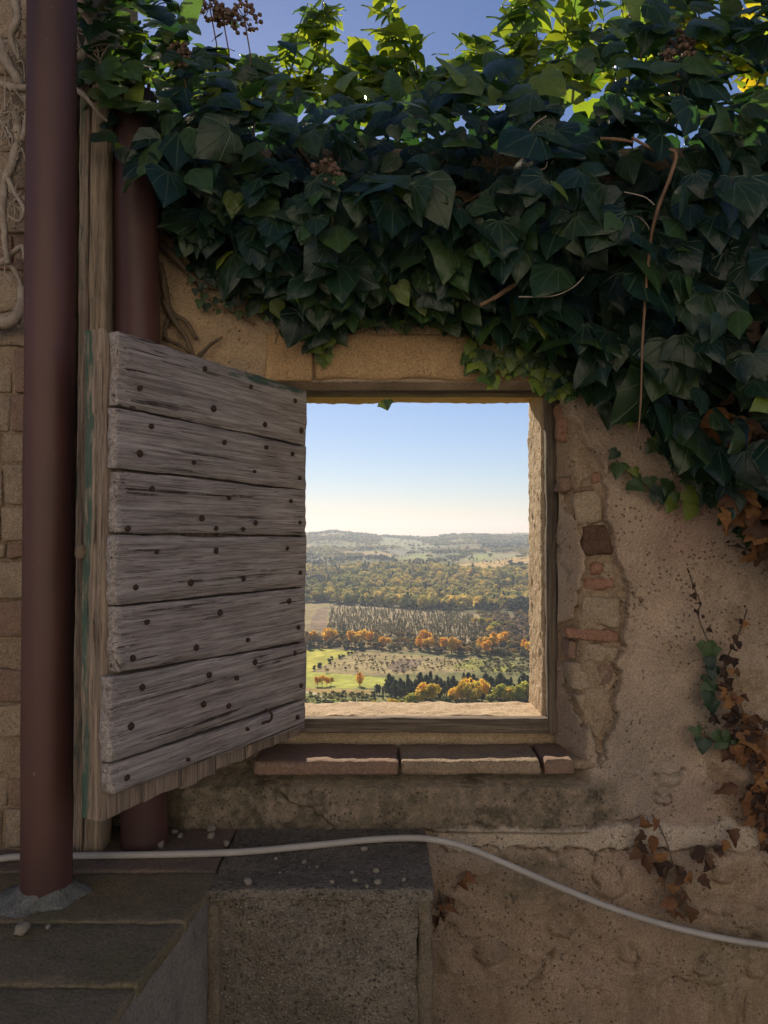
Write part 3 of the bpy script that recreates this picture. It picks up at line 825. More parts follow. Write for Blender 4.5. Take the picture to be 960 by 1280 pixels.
def seg_dist(px, py, pts, closed=False):
    d = np.full(px.shape, 1e9)
    n = len(pts)
    for i in range(n if closed else n - 1):
        x1, y1 = pts[i]; x2, y2 = pts[(i + 1) % n]
        dx, dy = x2 - x1, y2 - y1
        t = np.clip(((px - x1) * dx + (py - y1) * dy) / (dx * dx + dy * dy + 1e-9), 0, 1)
        d = np.minimum(d, np.hypot(px - x1 - t * dx, py - y1 - t * dy))
    return d

MAS = [(723, 523), (740, 560), (753, 583), (758, 603), (757, 647), (768, 673), (772, 707), (780, 727), (782, 777), (778, 810), (773, 830), (769, 861), (767, 898), (757, 926), (750, 948),
       (743, 924), (722, 890), (710, 850), (702, 800), (705, 780), (722, 770), (727, 720), (730, 690), (720, 655), (712, 635), (700, 600), (698, 560), (703, 520)]
CRACKS = [[(723, 520), (740, 558), (754, 584), (759, 604), (757, 648), (769, 674), (773, 710), (781, 730), (782, 778), (777, 812), (772, 835), (768, 864), (767, 900), (756, 928), (748, 955)],
          [(700, 640), (705, 680), (714, 712), (713, 728)], [(697, 790), (698, 815), (710, 850), (722, 888), (742, 922), (744, 948)], [(726, 740), (724, 765)],
          [(782, 744), (795, 748), (806, 760)], [(706, 655), (704, 690)],
          [(656, 1218), (678, 1205), (688, 1180)], [(783, 1175), (791, 1190), (785, 1202)], [(795, 1232), (800, 1255), (790, 1262)],
          [(862, 1205), (868, 1190), (878, 1185)], [(905, 1250), (920, 1252), (918, 1272)], [(815, 985), (836, 988), (838, 1003), (822, 1004)], [(818, 970), (850, 965)], [(773, 1080), (772, 1092)],
          [(545, 1026), (600, 1024), (660, 1022), (720, 1025), (800, 1020)], [(550, 1058), (620, 1056), (700, 1060), (780, 1056), (900, 1062)], [(300, 965), (380, 1000), (440, 1038)], [(870, 1130), (905, 1140)], [(738, 1062), (742, 1100)],
          [(820, 1225), (850, 1215), (880, 1222)], [(560, 1110), (590, 1090)]]
PITS_D = [(782, 1185, 14), (795, 1245, 16), (872, 1200, 13), (908, 1258, 12), (828, 995, 13), (835, 968, 18), (860, 1130, 16), (925, 1140, 18), (700, 1150, 20), (640, 1240, 22), (760, 1100, 22), (900, 1090, 14), (610, 1180, 20), (850, 1260, 18), (735, 1215, 15), (940, 1205, 16)]

def wall_fields(x, z):
    px = 480 + 960 * x / YW; py = 665 - (z - EYE) * 960 / YW
    wx = px + 5 * vnoise(x * 30, z * 30, None, 71) + 2.5 * vnoise(x * 90, z * 90, None, 72)
    wy = py + 5 * vnoise(x * 30, z * 30, None, 73) + 2.5 * vnoise(x * 90, z * 90, None, 74)
    h = 0.006 * fbm(x * 4, z * 4, None, 1, 3) + 0.0026 * fbm(x * 22, z * 22, None, 2, 4) + 0.0010 * fbm(x * 95, z * 95, None, 6, 2)
    # masonry laid bare
    ins = in_poly(wx, wy, MAS); d = seg_dist(wx, wy, MAS, True)
    sd = np.where(ins, d, -d)
    rec = sstep(-0.8, 2.2, sd)
    h = h - 0.018 * rec + rec * 0.006 * fbm(x * 40, z * 40, None, 9, 3)
    h = h + 0.006 * sstep(-14, -2, sd) * (1 - rec)          # lifted lip of plaster
    # stones swelling under thin render
    for a, b, r in PITS_D:
        q = np.hypot((px - a) / r, (py - b) / (r * 0.8))
        h = h + 0.010 * (1 - sstep(0.55, 1.08, q)) - 0.004 * np.exp(-((q - 1.12) / 0.10) ** 2)
    low = sstep(1040, 1090, py) * sstep(540, 560, px)
    h = h + low * 0.010 * fbm(x * 9, z * 12, None, 15, 3)
    rt = sstep(850, 900, px) * sstep(700, 900, py)
    h = h + rt * 0.014 * fbm(x * 14, z * 14, None, 16, 3)
    # pale mortar band under the window, standing proud
    bt = 1026 + 3.5 * vnoise(x * 16, x * 0 + 2, None, 18) - np.interp(px, [540, 960], [0, 4]); bb = 1058 + 4.5 * vnoise(x * 14, x * 0 + 5, None, 19)
    band = sstep(-2, 3, wy - bt) * sstep(-2, 3, bb - wy) * sstep(536, 545, wx)
    h = h + 0.013 * band
    # dark mossy render just below the sill
    sub = sstep(958, 968, py) * (1 - sstep(1026, 1036, py)) * sstep(205, 240, px) * (1 - sstep(700, 760, wx))
    h = h + 0.030 * sub
    for c in CRACKS:
        dd = seg_dist(wx, wy, c)
        h = h - 0.016 * np.exp(-(dd / 1.4) ** 2) * (0.45 + 0.55 * (vnoise(x * 60, z * 60, None, 33) > -0.35))
    # splayed right reveal
    rv = sstep(0, 1, np.clip((727 + 3 * vnoise(z * 9, z * 0, None, 44) + np.interp(py, [480, 700, 940, 960], [-8, 0, 8, 10]) - px) / 34, 0, 1))
    rv = rv * ((py > 478) & (py < 975))
    reveal = 0.135 * rv
    # colour of the materials themselves
    n1 = fbm(x * 3.2, z * 3.2, None, 81, 4); n2 = fbm(x * 11, z * 11, None, 82, 4)
    tan_ = np.array([0.39, 0.295, 0.228]); pink = np.array([0.40, 0.265, 0.225]); grey = np.array([0.31, 0.258, 0.218]); gold = np.array([0.47, 0.33, 0.195]); dark = np.array([0.15, 0.112, 0.078])
    def mixc(c, t, w): return c * (1 - w[:, None]) + t[None, :] * w[:, None]
    c = np.repeat(tan_[None, :], len(x), 0)
    c = mixc(c, grey, sstep(-0.1, 0.6, n1) * 0.75)
    c = mixc(c, pink, sstep(0.1, 0.6, fbm(x * 5, z * 5, None, 83, 3)) * 0.8 * (px > 760))
    c = mixc(c, gold, sstep(-520, -430, -py) * 0.75 * (px < 760))
    c = mixc(c, grey, sstep(850, 960, py) * 0.55)
    c = mixc(c, np.array([0.25, 0.18, 0.125]), sstep(1066, 1090, wy) * 0.75)
    c = mixc(c, np.array([0.20, 0.165, 0.105]), sstep(1066, 1090, wy) * sstep(0.0, 0.5, n1) * 0.7)
    moss = np.clip(sstep(955, 970, wy) * (1 - sstep(1024, 1034, wy)) * (1 - sstep(700, 780, wx + 30 * n2)), 0, 1)
    moss2 = sstep(1060, 1075, wy) * (1 - sstep(1100, 1150, wy)) * sstep(590, 640, wx) * (1 - sstep(690, 730, wx))
    c = mixc(c, np.array([0.125, 0.108, 0.078]), np.clip(moss * (0.9 + 0.3 * n2) + 0.8 * moss2 * (0.7 + 0.5 * n2), 0, 0.95))
    c = mixc(c, np.array([0.075, 0.068, 0.048]), np.clip((moss + moss2) * sstep(0.15, 0.55, fbm(x * 24, z * 24, None, 85, 3)), 0, 0.85))
    c = mixc(c, np.array([0.50, 0.43, 0.36]), band * 0.95)
    c = mixc(c, np.array([0.22, 0.20, 0.185]), band * sstep(0.1, 0.6, n2) * 0.4)
    c = mixc(c, np.array([0.30, 0.222, 0.152]), rec)
    c = mixc(c, np.array([0.36, 0.31, 0.27]), rv * (1 - rec) * sstep(625, 640, wy) * (1 - sstep(790, 800, wy)) * 0.75)
    c = mixc(c, np.array([0.43, 0.30, 0.19]), rt * sstep(0.0, 0.5, n2) * 0.4)
    c = mixc(c, dark, (py > 700) * (px > 880) * sstep(0.25, 0.6, n2) * 0.5)
    crk = np.zeros(len(x))
    for q in CRACKS: crk = np.maximum(crk, np.exp(-(seg_dist(wx, wy, q) / 1.25) ** 2))
    c = mixc(c, np.array([0.08, 0.06, 0.045]), 0.5 * crk)
    c = c * (1 + 0.16 * n2)[:, None]
    return h - reveal, np.clip(c, 0.02, 0.8)

WALL_TOP = 2.45
def build_wall():
    xs = np.concatenate([np.linspace(-3.2, -0.82, 24)[:-1], np.arange(-0.82, 1.30, 0.0042), np.linspace(1.302, 4.2, 28)])
    zs = np.concatenate([np.linspace(0, 0.34, 8)[:-1], np.arange(0.34, 2.10, 0.0042), np.linspace(2.103, WALL_TOP + 0.02, 30)])
    XX, ZZ = np.meshgrid(xs, zs, indexing='ij')
    h, c = wall_fields(XX.ravel(), ZZ.ravel())
    V = np.stack([XX.ravel(), YW - h, ZZ.ravel()], 1)
    nr, nc = XX.shape
    a = (np.arange(nr - 1)[:, None] * nc + np.arange(nc - 1)[None, :]).ravel()
    F = np.stack([a, a + nc, a + nc + 1, a + 1], 1)
    cx = XX.ravel()[a] + 0.002; cz = ZZ.ravel()[a] + 0.002
    hole = (cx > -0.285) & (cx < 0.463) & (cz > 0.925) & (cz < 1.878)
    F = F[~hole]
    me = mesh("plaster", V, F); vcol(me, "col", c)
    wpart(link("plaster", me, M['plaster']))
    # core behind the frame, with the rough outer jambs that catch the sun
    Y0, Y1 = 2.128, 2.335
    SILL = P(500, 895.5, 2.128).z; LIN = P(500, 505, Y1).z; JR = 0.4385
    kw = dict(bevel=0.012, amp=0.004, freq=14, amp2=0.0025, freq2=70)
    wpart(block("sill_core", (-0.40, Y0, SILL - 0.25), (0.60, Y1 - 0.02, SILL), 0.012, M['outer'], seed=3, **kw))
    wpart(block("jamb", (JR, Y0, SILL - 0.02), (JR + 0.22, Y1, LIN + 0.03), 0.008, M['outer'], seed=4, bevel=0.010, amp=0.0025, freq=12, amp2=0.003, freq2=110))
    wpart(block("jamb", (-0.50, Y0, SILL - 0.02), (-0.272, Y1, LIN + 0.03), 0.012, M['outer'], seed=5, **kw))
    wpart(block("outer_lintel", (-0.60, Y0, LIN), (0.75, Y1, LIN + 0.2), 0.012, M['lintel'], seed=6, **kw))
    big = dict(bevel=0.02, amp=0.01, freq=4)
    wpart(block("core", (-3.2, Y0, 0), (-0.49, Y1 - 0.01, WALL_TOP), 0.12, M['outer'], seed=7, **big))
    wpart(block("core", (0.65, Y0, 0), (4.2, Y1 - 0.01, WALL_TOP), 0.12, M['outer'], seed=8, **big))
    wpart(block("core", (-0.51, Y0 + 0.004, 0), (0.67, Y1 - 0.012, SILL - 0.2), 0.12, M['outer'], seed=9, **big))
    wpart(block("core", (-0.51, Y0 + 0.004, LIN + 0.15), (0.67, Y1 - 0.012, WALL_TOP - 0.004), 0.12, M['outer'], seed=10, **big))
    wpart(block("coping", (-3.2, YW - 0.01, WALL_TOP - 0.03), (4.2, Y1 + 0.02, WALL_TOP + 0.05), 0.06, M['mortar'], seed=11, bevel=0.03, amp=0.02, freq=5))
    # lintel stones on the room side
    a, b = P(332, 418, YW), P(668, 477, YW)
    mid = P(392, 450, YW).x
    wpart(block("lintel_stone", (a.x, YW - 0.012, b.z), (mid - 0.002, 2.14, a.z), 0.018, M['lintel'], seed=12, bevel=0.008, amp=0.004, freq=10, amp2=0.0012, freq2=60))
    wpart(block("lintel_stone", (mid + 0.002, YW - 0.014, b.z + 0.004), (b.x, 2.14, a.z), 0.018, M['lintel'], seed=13, bevel=0.010, amp=0.004, freq=10, amp2=0.0012, freq2=60))
    # sill bricks
    zt, zb = P(500, 952, 1.935).z, P(500, 969, 1.935).z
    edges = [(318, 497.5), (500.5, 675), (678.5, 716)]
    for k, (l, r) in enumerate(edges):
        x0, x1 = (l - 480) / 960 * 1.935, (r - 480) / 960 * 1.935
        wpart(block("brick", (x0, 1.934 - 0.003 * (k == 0), zb), (x1, 2.10, zt + (0.003 if k == 2 else 0.0)), 0.014, [M['brick_dull'], M['mortar'], M['brick_dull']][k], seed=20 + k, bevel=0.007, amp=0.0022, freq=10, amp2=0.0022, freq2=95))
    # mortar fillet at the right end of the sill
    wpart(block("mortar_fillet", (P(700, 950, 1.99).x, 1.968, zb + 0.004), (P(748, 950, 1.97).x, 2.12, zt - 0.003), 0.014, M['mortar'], seed=27, bevel=0.012, amp=0.004, freq=14))
    # stones and bricks laid bare beside the window
    ST = [((704, 500), (728, 503), (726, 543), (703, 546), 'brick', 0.052), ((741, 590), (755, 590), (755, 606), (741, 606), 'brick', 0.004), ((702, 592), (718, 596), (718, 612), (702, 612), 'brick_dull', 0.03),
          ((720, 607), (748, 606), (748, 613), (720, 614), 'brick_dull', 0.012), ((715, 617), (754, 615), (755, 652), (722, 657), 'stone_pale', 0.000), ((728, 657), (760, 655), (770, 692), (729, 697), 'stone_dark', -0.006),
          ((737, 701), (755, 701), (755, 719), (737, 719), 'brick', 0.003), ((757, 702), (770, 704), (772, 719), (757, 719), 'stone_pale', 0.004), ((730, 721), (771, 721), (771, 737), (730, 739), 'brick', 0.002), ((729, 744), (778, 746), (779, 783), (726, 783), 'stone_pale', -0.002),
          ((708, 786), (778, 791), (776, 806), (709, 799), 'brick', -0.006), ((711, 802), (724, 803), (723, 824), (713, 824), 'brick_dull', 0.022), ((727, 806), (775, 809), (771, 829), (729, 830), 'stone_pale', 0.004), ((712, 831), (742, 832), (742, 866), (719, 868), 'stone_pale', 0.016),
          ((746, 833), (768, 833), (766, 862), (746, 863), 'brick_dull', 0.006), ((722, 871), (765, 866), (763, 893), (730, 893), 'stone_pale', 0.010), ((735, 896), (763, 896), (752, 924), (744, 922), 'mortar', 0.008)]
    for k, (tl, tr, br, bl, m, dp) in enumerate(ST):
        c = [np.array(P(q[0], q[1], YW)) for q in (tl, tr, br, bl)]
        w = max(np.linalg.norm(c[1] - c[0]), np.linalg.norm(c[2] - c[3])); hh = max(np.linalg.norm(c[3] - c[0]), np.linalg.norm(c[2] - c[1]))
        p, q = block_geo((w, 0.06, hh), (max(4, int(w / 0.010)), 4, max(4, int(hh / 0.010))), bevel=min(0.009, 0.24 * min(w, hh)), amp=0.0075, freq=20, seed=30 + k, amp2=0.002, freq2=95)
        s = p[:, 0] / w + 0.5; t = p[:, 2] / hh + 0.5
        s3, t3 = s[:, None], t[:, None]
        quad = (c[0] * (1 - s3) + c[1] * s3) * t3 + (c[3] * (1 - s3) + c[2] * s3) * (1 - t3)
        Q = np.stack([quad[:, 0], YW + 0.040 + dp * 0.7 + p[:, 1], quad[:, 2]], 1)
        wpart(link("brick" if 'brick' in m else "stone", mesh("stone", Q, q), M[m]))
    # timber window frame
    fr = empty("window_frame", (0, 0, 0)); wpart(fr)
    YF, YB = 2.085, 2.122
    def timber(name, lo, hi, along, seed):
        p, q = block_geo(np.array(hi) - np.array(lo), np.maximum(3, ((np.array(hi) - np.array(lo)) / 0.02).astype(int)), bevel=0.004, amp=0.002, freq=6, seed=seed, amp2=0.0008, freq2=50)
        p = p + (np.array(lo) + np.array(hi)) / 2
        me = mesh(name, p, q); o_ = [i for i in range(3) if i != along]
        vvec(me, "wuv", np.stack([p[:, along], p[:, o_[0]] + seed, p[:, o_[1]]], 1))
        return link(name, me, M['frame'], fr)
    xr0, xr1 = 0.4425, P(698, 700, YF).x
    timber("stile", (xr0, YF, P(690, 917, YF).z), (xr1, YB, P(690, 488, YF).z), 2, 1)
    timber("stile", (-0.33, YF, P(690, 917, YF).z), (-0.268, YB, P(690, 488, YF).z), 2, 2)
    timber("rail", (-0.33, YF + 0.004, P(500, 917, YF).z), (xr1 - 0.004, YB + 0.003, P(500, 899, YF).z), 0, 3)
    timber("rail", (-0.33, YF - 0.020, P(500, 492, YF - 0.02).z), (xr1 + 0.003, YB + 0.004, P(500, 471, YF).z), 0, 4)
build_wall()

# ---- brick pier at the left edge, each block its own piece
def build_pier():
    e = empty("tuff_pier", (-0.95, 1.80, 0), 0, "pier of brown tuff blocks behind the brown downpipe", "pier")
    def cp(o): o.parent = e; o.matrix_parent_inverse = Matrix.Translation((0.95, -1.80, 0)); return o
    cp(block("mortar_bed", (-1.7, 1.817, 0), (-0.745, 2.30, 3.3), 0.06, M['mortar'], seed=2, bevel=0.01, amp=0.006, freq=8))
    z = 0.76; r = random.Random(3); k = 0
    rows_ = [0.095, 0.075, 0.088, 0.078, 0.085, 0.07, 0.09, 0.095, 0.04, 0.085, 0.10, 0.075, 0.09, 0.11, 0.085, 0.10, 0.09, 0.10, 0.095, 0.09, 0.10, 0.09, 0.1, 0.08, 0.1, 0.09, 0.1, 0.1, 0.09]
    for i, hgt in enumerate(rows_):
        x = -0.748
        off = r.uniform(0.05, 0.2)
        first = True
        while x > -1.65:
            w = off + 0.06 if first else r.uniform(0.16, 0.3); first = False
            cp(block("brick", (x - w + 0.007, 1.80 + r.uniform(0, 0.014), z + 0.003), (x, 1.96, z + hgt - 0.003), 0.02, M['tuff'] if r.random() < 0.8 else M['brick_dull'], seed=50 + k, bevel=0.005, amp=0.004, freq=14, amp2=0.0018, freq2=70))
            x -= w; k += 1
        z += hgt
build_pier()

# ---- stone ledge: bench along the wall with a return toward the viewer
def build_ledge():
    e = empty("stone_ledge", (-0.3, 1.6, 0), 0, "dark weathered stone ledge with slabs below the window", "ledge")
    def cp(o): o.parent = e; o.matrix_parent_inverse = Matrix.Translation((0.3, -1.6, 0)); return o
    zt = 0.758
    kw = dict(bevel=0.005, amp=0.0018, freq=9, amp2=0.0022, freq2=75)
    cp(block("riser", (-0.40, 1.619, 0), (0.078, 1.95, zt - 0.012), 0.016, M['concrete'], seed=1, bevel=0.012, amp=0.009, freq=9, amp2=0.0028, freq2=60))
    cp(block("corner_strip", (0.070, 1.616, 0), (0.103, 1.93, zt - 0.016), 0.02, M['trim'], seed=2, bevel=0.008, amp=0.004, freq=12, amp2=0.001))
    # long slab under the wall in three lengths
    for k, (x0, x1) in enumerate(((-1.20, -0.71), (-0.705, -0.37), (-0.366, 0.104))):
        y0 = 1.615 if k == 2 else 1.70
        cp(block("slab", (x0, y0, zt - 0.026), (x1, 1.985, zt), 0.016, M['slab_red' if k != 2 else 'concrete'], seed=5 + k, **kw))
    def edge(p):   # the return leans left as it comes forward
        p = p.copy(); w = np.clip((p[:, 0] + 1.2) / 0.84, 0, 1)
        p[:, 0] += w * (p[:, 1] - 1.637) * 0.134
        return p
    for k, (y0, y1, m) in enumerate(((1.487, 1.696, 'slab'), (1.283, 1.483, 'slab'), (1.00, 1.279, 'slab'), (0.70, 0.996, 'slab'))):
        cp(block("slab", (-1.20, y0, zt - 0.03), (-0.36, y1, zt - 0.001 - 0.002 * k), 0.018, M[m], warp=edge, seed=12 + k, **kw))
    def edge2(p):
        p = edge(p); return p
    cp(block("return_wall", (-1.19, 0.72, 0), (-0.363, 1.66, zt - 0.012), 0.022, M['slab_grey'], warp=edge2, seed=20, bevel=0.012, amp=0.008, freq=6, amp2=0.0015, freq2=40))
    cp(block("corner_strip", (-0.372, 1.606, 0), (-0.338, 1.66, zt - 0.03), 0.014, M['trim'], seed=22, bevel=0.012, amp=0.006, freq=12, amp2=0.002))
build_ledge()

# ---- downpipes
def downpipe(name, top, bot, rad, label, collar, group=None):
    e = empty(name, bot, 0, label, "downpipe", group)
    n = 90; seg = 40
    t = np.linspace(0, 1, n)
    axis = np.array(bot)[None, :] * (1 - t[:, None]) + np.array(top)[None, :] * t[:, None] - np.array(bot)[None, :]
    a = np.arange(seg) / seg * 2 * np.pi
    V = np.zeros((n, seg, 3))
    rr = rad * (1 + 0.022 * vnoise(a[None, :] * 1.2 + 0 * t[:, None], t[:, None] * 11 + 0 * a[None, :], None, 5))
    foot = np.exp(-t * 60)[:, None] * 0.003
    V[..., 0] = axis[:, None, 0] + (rr + foot) * np.cos(a); V[..., 1] = axis[:, None, 1] + (rr + foot) * np.sin(a); V[..., 2] = axis[:, None, 2]
    i = (np.arange(n - 1)[:, None] * seg + np.arange(seg)[None, :]).ravel(); j = (np.arange(n - 1)[:, None] * seg + (np.arange(seg) + 1)[None, :] % seg).ravel()
    F = np.stack([i, j, j + seg, i + seg], 1)
    link("pipe", mesh("pipe", V.reshape(-1, 3), F), M['pipe'], e)
    for cz in collar:
        tt = (cz - bot[2]) / (top[2] - bot[2])
        c = (np.array(top) - np.array(bot)) * tt
        pts = [c + np.array((0, 0, z)) for z in (0, 0.004, 0.05, 0.054)]
        v, f = tube_geo(pts, [rad + 0.0005, rad + 0.004, rad + 0.004, rad + 0.0005], 40)
        link("collar", mesh("collar", v, f), M['pipe'], e)
    return e
d1 = downpipe("downpipe", tuple(P(65.5, -60, 1.60)), (P(58, 1100, 1.585).x, 1.585, 0.755), 0.0495, "thick brown downpipe standing on the ledge in front of the tuff pier", [])
d2 = downpipe("downpipe", tuple(P(168, 120, 1.85)), (P(180, 1050, 1.85).x, 1.85, 0.755), 0.053, "brown downpipe half hidden behind the open wooden shutter", [])
# mortar collar at the foot of the front pipe
def flashing():
    n, s = 10, 40
    V = []
    for i in range(n):
        t = i / (n - 1)
        for k in range(s):
            a = 2 * math.pi * k / s
            r = 0.046 + t * (0.030 + 0.012 * math.sin(a * 2 + 1) + 0.006 * math.sin(a * 5) + 0.02 * (math.cos(a - 3.6) > 0.4))
            V.append((r * math.cos(a), r * math.sin(a), 0.03 * (1 - t) ** 1.6 + 0.004 * float(vnoise(r * 60 * math.cos(a), r * 60 * math.sin(a), None, 4)) * (t < 0.95) - 0.003 * t))
    F = [(i * s + k, (i + 1) * s + k, (i + 1) * s + (k + 1) % s, i * s + (k + 1) % s) for i in range(n - 1) for k in range(s)]
    link("mortar_collar", mesh("mortar_collar", V, F), M['flash'], d1).location = (0, 0, 0.004)
flashing()

# ---- wooden post between the pipes
def post():
    e = empty("wooden_post", (-0.66, 1.82, 0.76), 0, "tall flaking timber post between the two brown downpipes", "post")
    def piece(name, lo, hi, m, seed, paint):
        l = np.array(hi) - np.array(lo)
        p, q = block_geo(l, np.maximum(4, (l / np.array([0.012, 0.02, 0.03])).astype(int)), bevel=0.004, amp=0.0025, freq=5, seed=seed, amp2=0.001, freq2=50)
        p = p + (np.array(lo) + np.array(hi)) / 2 - np.array(e.location)
        me = mesh(name, p, q); vvec(me, "wuv", np.stack([p[:, 2], p[:, 0] + seed, p[:, 1]], 1))
        a = me.attributes.new("paint", 'FLOAT', 'POINT'); a.data.foreach_set("value", np.asarray(paint(p), np.float32))
        link(name, me, m, e)
    z1 = P(120, 86, 1.79).z
    piece("post", (P(110, 500, 1.79).x, 1.79, 0.758), (P(132.5, 500, 1.79).x, 1.86, z1), M['post'], 3, lambda p: 0.55 * (p[:, 2] < 0.35) + 0 * p[:, 0])
    piece("strip", (P(96, 500, 1.80).x, 1.80, 0.758), (P(109, 500, 1.80).x, 1.87, z1 - 0.01), M['wood_edge'], 5, lambda p: 0.75 + 0 * p[:, 0])
post()

# ---- the open shutter
def build_shutter():
    H, Fp = np.array([-0.2275, 2.02]), np.array([-0.520, 1.434])
    d = (Fp - H); W = np.linalg.norm(d); d = d / W                     # along the shutter, from hinge to free edge
    nrm = np.array([-d[1], d[0]])                                      # toward the window side
    if nrm[0] < 0: nrm = -nrm
    e = empty("wooden_shutter", (H[0], H[1], EYE - 0.535), 0, "weathered grey plank shutter swung open into the court", "shutter")
    org = np.array([H[0], H[1], EYE - 0.535])
    def S(s, n_, z): return np.stack([H[0] + d[0] * s + nrm[0] * n_, H[1] + d[1] * s + nrm[1] * n_, z], -1) - org
    def onplane(px, py):          # photo pixel -> (s, z) on the plank face
        r = P(px, py, 1.0); dx, dy, dz = r.x, r.y, r.z - EYE
        A = np.array([[dx, -d[0]], [dy, -d[1]]]); k, s = np.linalg.solve(A, H)
        return s, EYE + dz * k
    L = [417, 508, 586, 667, 757, 841, 948, 988]; R = [490, 559, 613, 670, 732, 800, 870, 906]
    planks = []
    TH = 0.026
    for k in range(7):
        zl1, zl0 = onplane(134, L[k])[1], onplane(134, L[k + 1])[1]
        zr1, zr0 = onplane(375, R[k])[1], onplane(375, R[k + 1])[1]
        ns, nz = 64, 9
        s_near = onplane(134 - (2 if k % 2 else 0) - (6 if k >= 5 else 0), 700)[0]
        hgt = max(zl1 - zl0, zr1 - zr0)
        p, q = block_geo((1, TH, 1), (ns, 3, nz), bevel=0.006, amp=0.0, freq=1)
        u = p[:, 0] + 0.5; t = p[:, 2] + 0.5; nn = p[:, 1]
        g = 0.0019
        s = -0.004 + u * (s_near + 0.004)
        f = s / s_near
        op = sstep(0.0, 0.06, u)
        top = zr1 * (1 - f) + zl1 * f - g * op; bot = zr0 * (1 - f) + zl0 * f + g * op
        if k == 6: top = top - 0.0030 * op
        wob = lambda a, sd: 0.0016 * fbm(s * 5 + sd, s * 0 + sd, None, sd, 3) + 0.0009 * vnoise(s * 60, s * 0 + sd, None, sd + 5)
        top = top + (wob(s, 200 + k) - (0.0012 if k else -0.002)) * op; bot = bot + wob(s, 230 + k) * op - 0.002 * (1 - op)
        z = bot + t * (top - bot)
        # frayed ends, cupped face, grain ridges
        s = s + (u > 0.98) * (0.004 * vnoise(z * 45, z * 0 + k, None, 240) + 0.003 * vnoise(z * 160, z * 0 + k, None, 241))
        face = 0.0020 * fbm(s * 3.0, z * 55 + k * 3, None, 250 + k, 4) + 0.0022 * fbm(s * 2.5, z * 12, None, 260 + k, 2)
        front = nn > 0
        rough_end = sstep(0.90, 1.0, u) * 0.004 * vnoise(s * 90, z * 90, None, 270)
        nn2 = TH / 2 + nn + np.where(front, face + rough_end - 0.004 * sstep(0.95, 1.0, u) * np.clip(vnoise(z * 120, z * 0 + k * 5, None, 275), 0, 1), 0)
        pos = S(s, nn2, z)
        me = mesh("plank", pos, q)
        vvec(me, "wuv", np.stack([s + k * 1.7, z + k * 3.1, nn2], 1))
        pa = np.zeros(len(s))
        if k == 0:
            tt = (top - z)
            pa = (1 - sstep(0.012, 0.040, tt)) * sstep(0.60, 0.42, s) * 0.0 + (1 - sstep(0.012, 0.050, tt)) * (1 - sstep(0.36, 0.46, s)) * 0.95
        a = me.attributes.new("paint", 'FLOAT', 'POINT'); a.data.foreach_set("value", pa.astype(np.float32))
        po = link("plank", me, M['wood'], e)
        planks.append((po, f))
    # vertical boards behind, green on the far side, their ends showing below the planks
    nb = 6; bw = (W + 0.010) / nb
    rr = random.Random(5)
    for k in range(nb):
        s0, s1 = -0.006 + k * bw + 0.0012 - 0.020 * (k == 0), -0.006 + (k + 1) * bw - 0.0012
        z0, z1 = EYE - 0.536 + rr.uniform(-0.004, 0.004), EYE + 0.366 + rr.uniform(-0.012, 0.0)
        if k == nb - 1: z1 = EYE + 0.376
        p, q = block_geo((1, 0.052, 1), (8, 5, 70), bevel=0.003, amp=0.0, freq=1)
        u = p[:, 0] + 0.5; t = p[:, 2] + 0.5
        s = s0 + u * (s1 - s0); z = z0 + t * (z1 - z0)
        z = z + (t < 0.02) * 0.004 * vnoise(s * 22, s * 0, None, 300 + k) + (t > 0.98) * 0.010 * vnoise(s * 55, s * 0, None, 310 + k)
        n_ = -0.027 + p[:, 1] + 0.0015 * fbm(s * 30, z * 3, None, 320 + k, 3)
        if k == nb - 1:
            s = s + (u > 0.9) * (0.003 * fbm(z * 9, z * 0, None, 330, 3) - 0.0 * z)
        me = mesh("board", S(s, n_, z), q)
        vvec(me, "wuv", np.stack([z + k * 2.3, s + k, n_], 1))
        pa = 1.0 * (n_ < -0.022) * (0.35 + 0.65 * (u > 0.9)) if k == nb - 1 else 0.9 * (n_ < -0.050)
        if k == nb - 1:
            pa = np.where(u > 0.9, sstep(-0.020, -0.034, n_) * 0.98 + 0.55 * (vnoise(z * 5, z * 0, None, 340) > 0.25), 0.8 * (n_ < -0.050))
        a = me.attributes.new("paint", 'FLOAT', 'POINT'); a.data.foreach_set("value", np.asarray(pa, np.float32))
        link("board", me, M['wood_edge'], e)
    # nails, read off the photo, each on its plank
    C3 = [(583,175),(722,229),(857,270),(387,232),(610,294),(766,340),(877,357),(421,346),(643,394),(770,408),(850,428),(387,427),(550,453),(734,480),(872,499),(424,531),(657,558),(845,568),(575,620),(738,633),(872,632),(618,649),(700,652),(350,650),
          (436,719),(617,716),(833,709),(374,825),(541,811),(701,800),(872,782),(408,928),(629,901),(840,866),(868,945)]
    C4 = [(364,148),(558,116),(714,94),(394,234),(597,198),(736,160),(856,133),(360,350),(656,290),(875,230),(580,285),(680,208),(347,503),(532,450),(712,360),(865,325)]
    pts = [(x / 2.4, 390 + y / 2.4) for x, y in C3] + [(x / 2.4, 760 + y / 2.4) for x, y in C4]
    nv, nf = block_geo((0.0108, 0.008, 0.0108), (4, 3, 4), bevel=0.003, amp=0.0016, freq=190, seed=4)
    nmesh = mesh("nail", nv, nf); nmesh.materials.append(M['nail'])
    ang = math.atan2(nrm[1], nrm[0]) - math.pi / 2
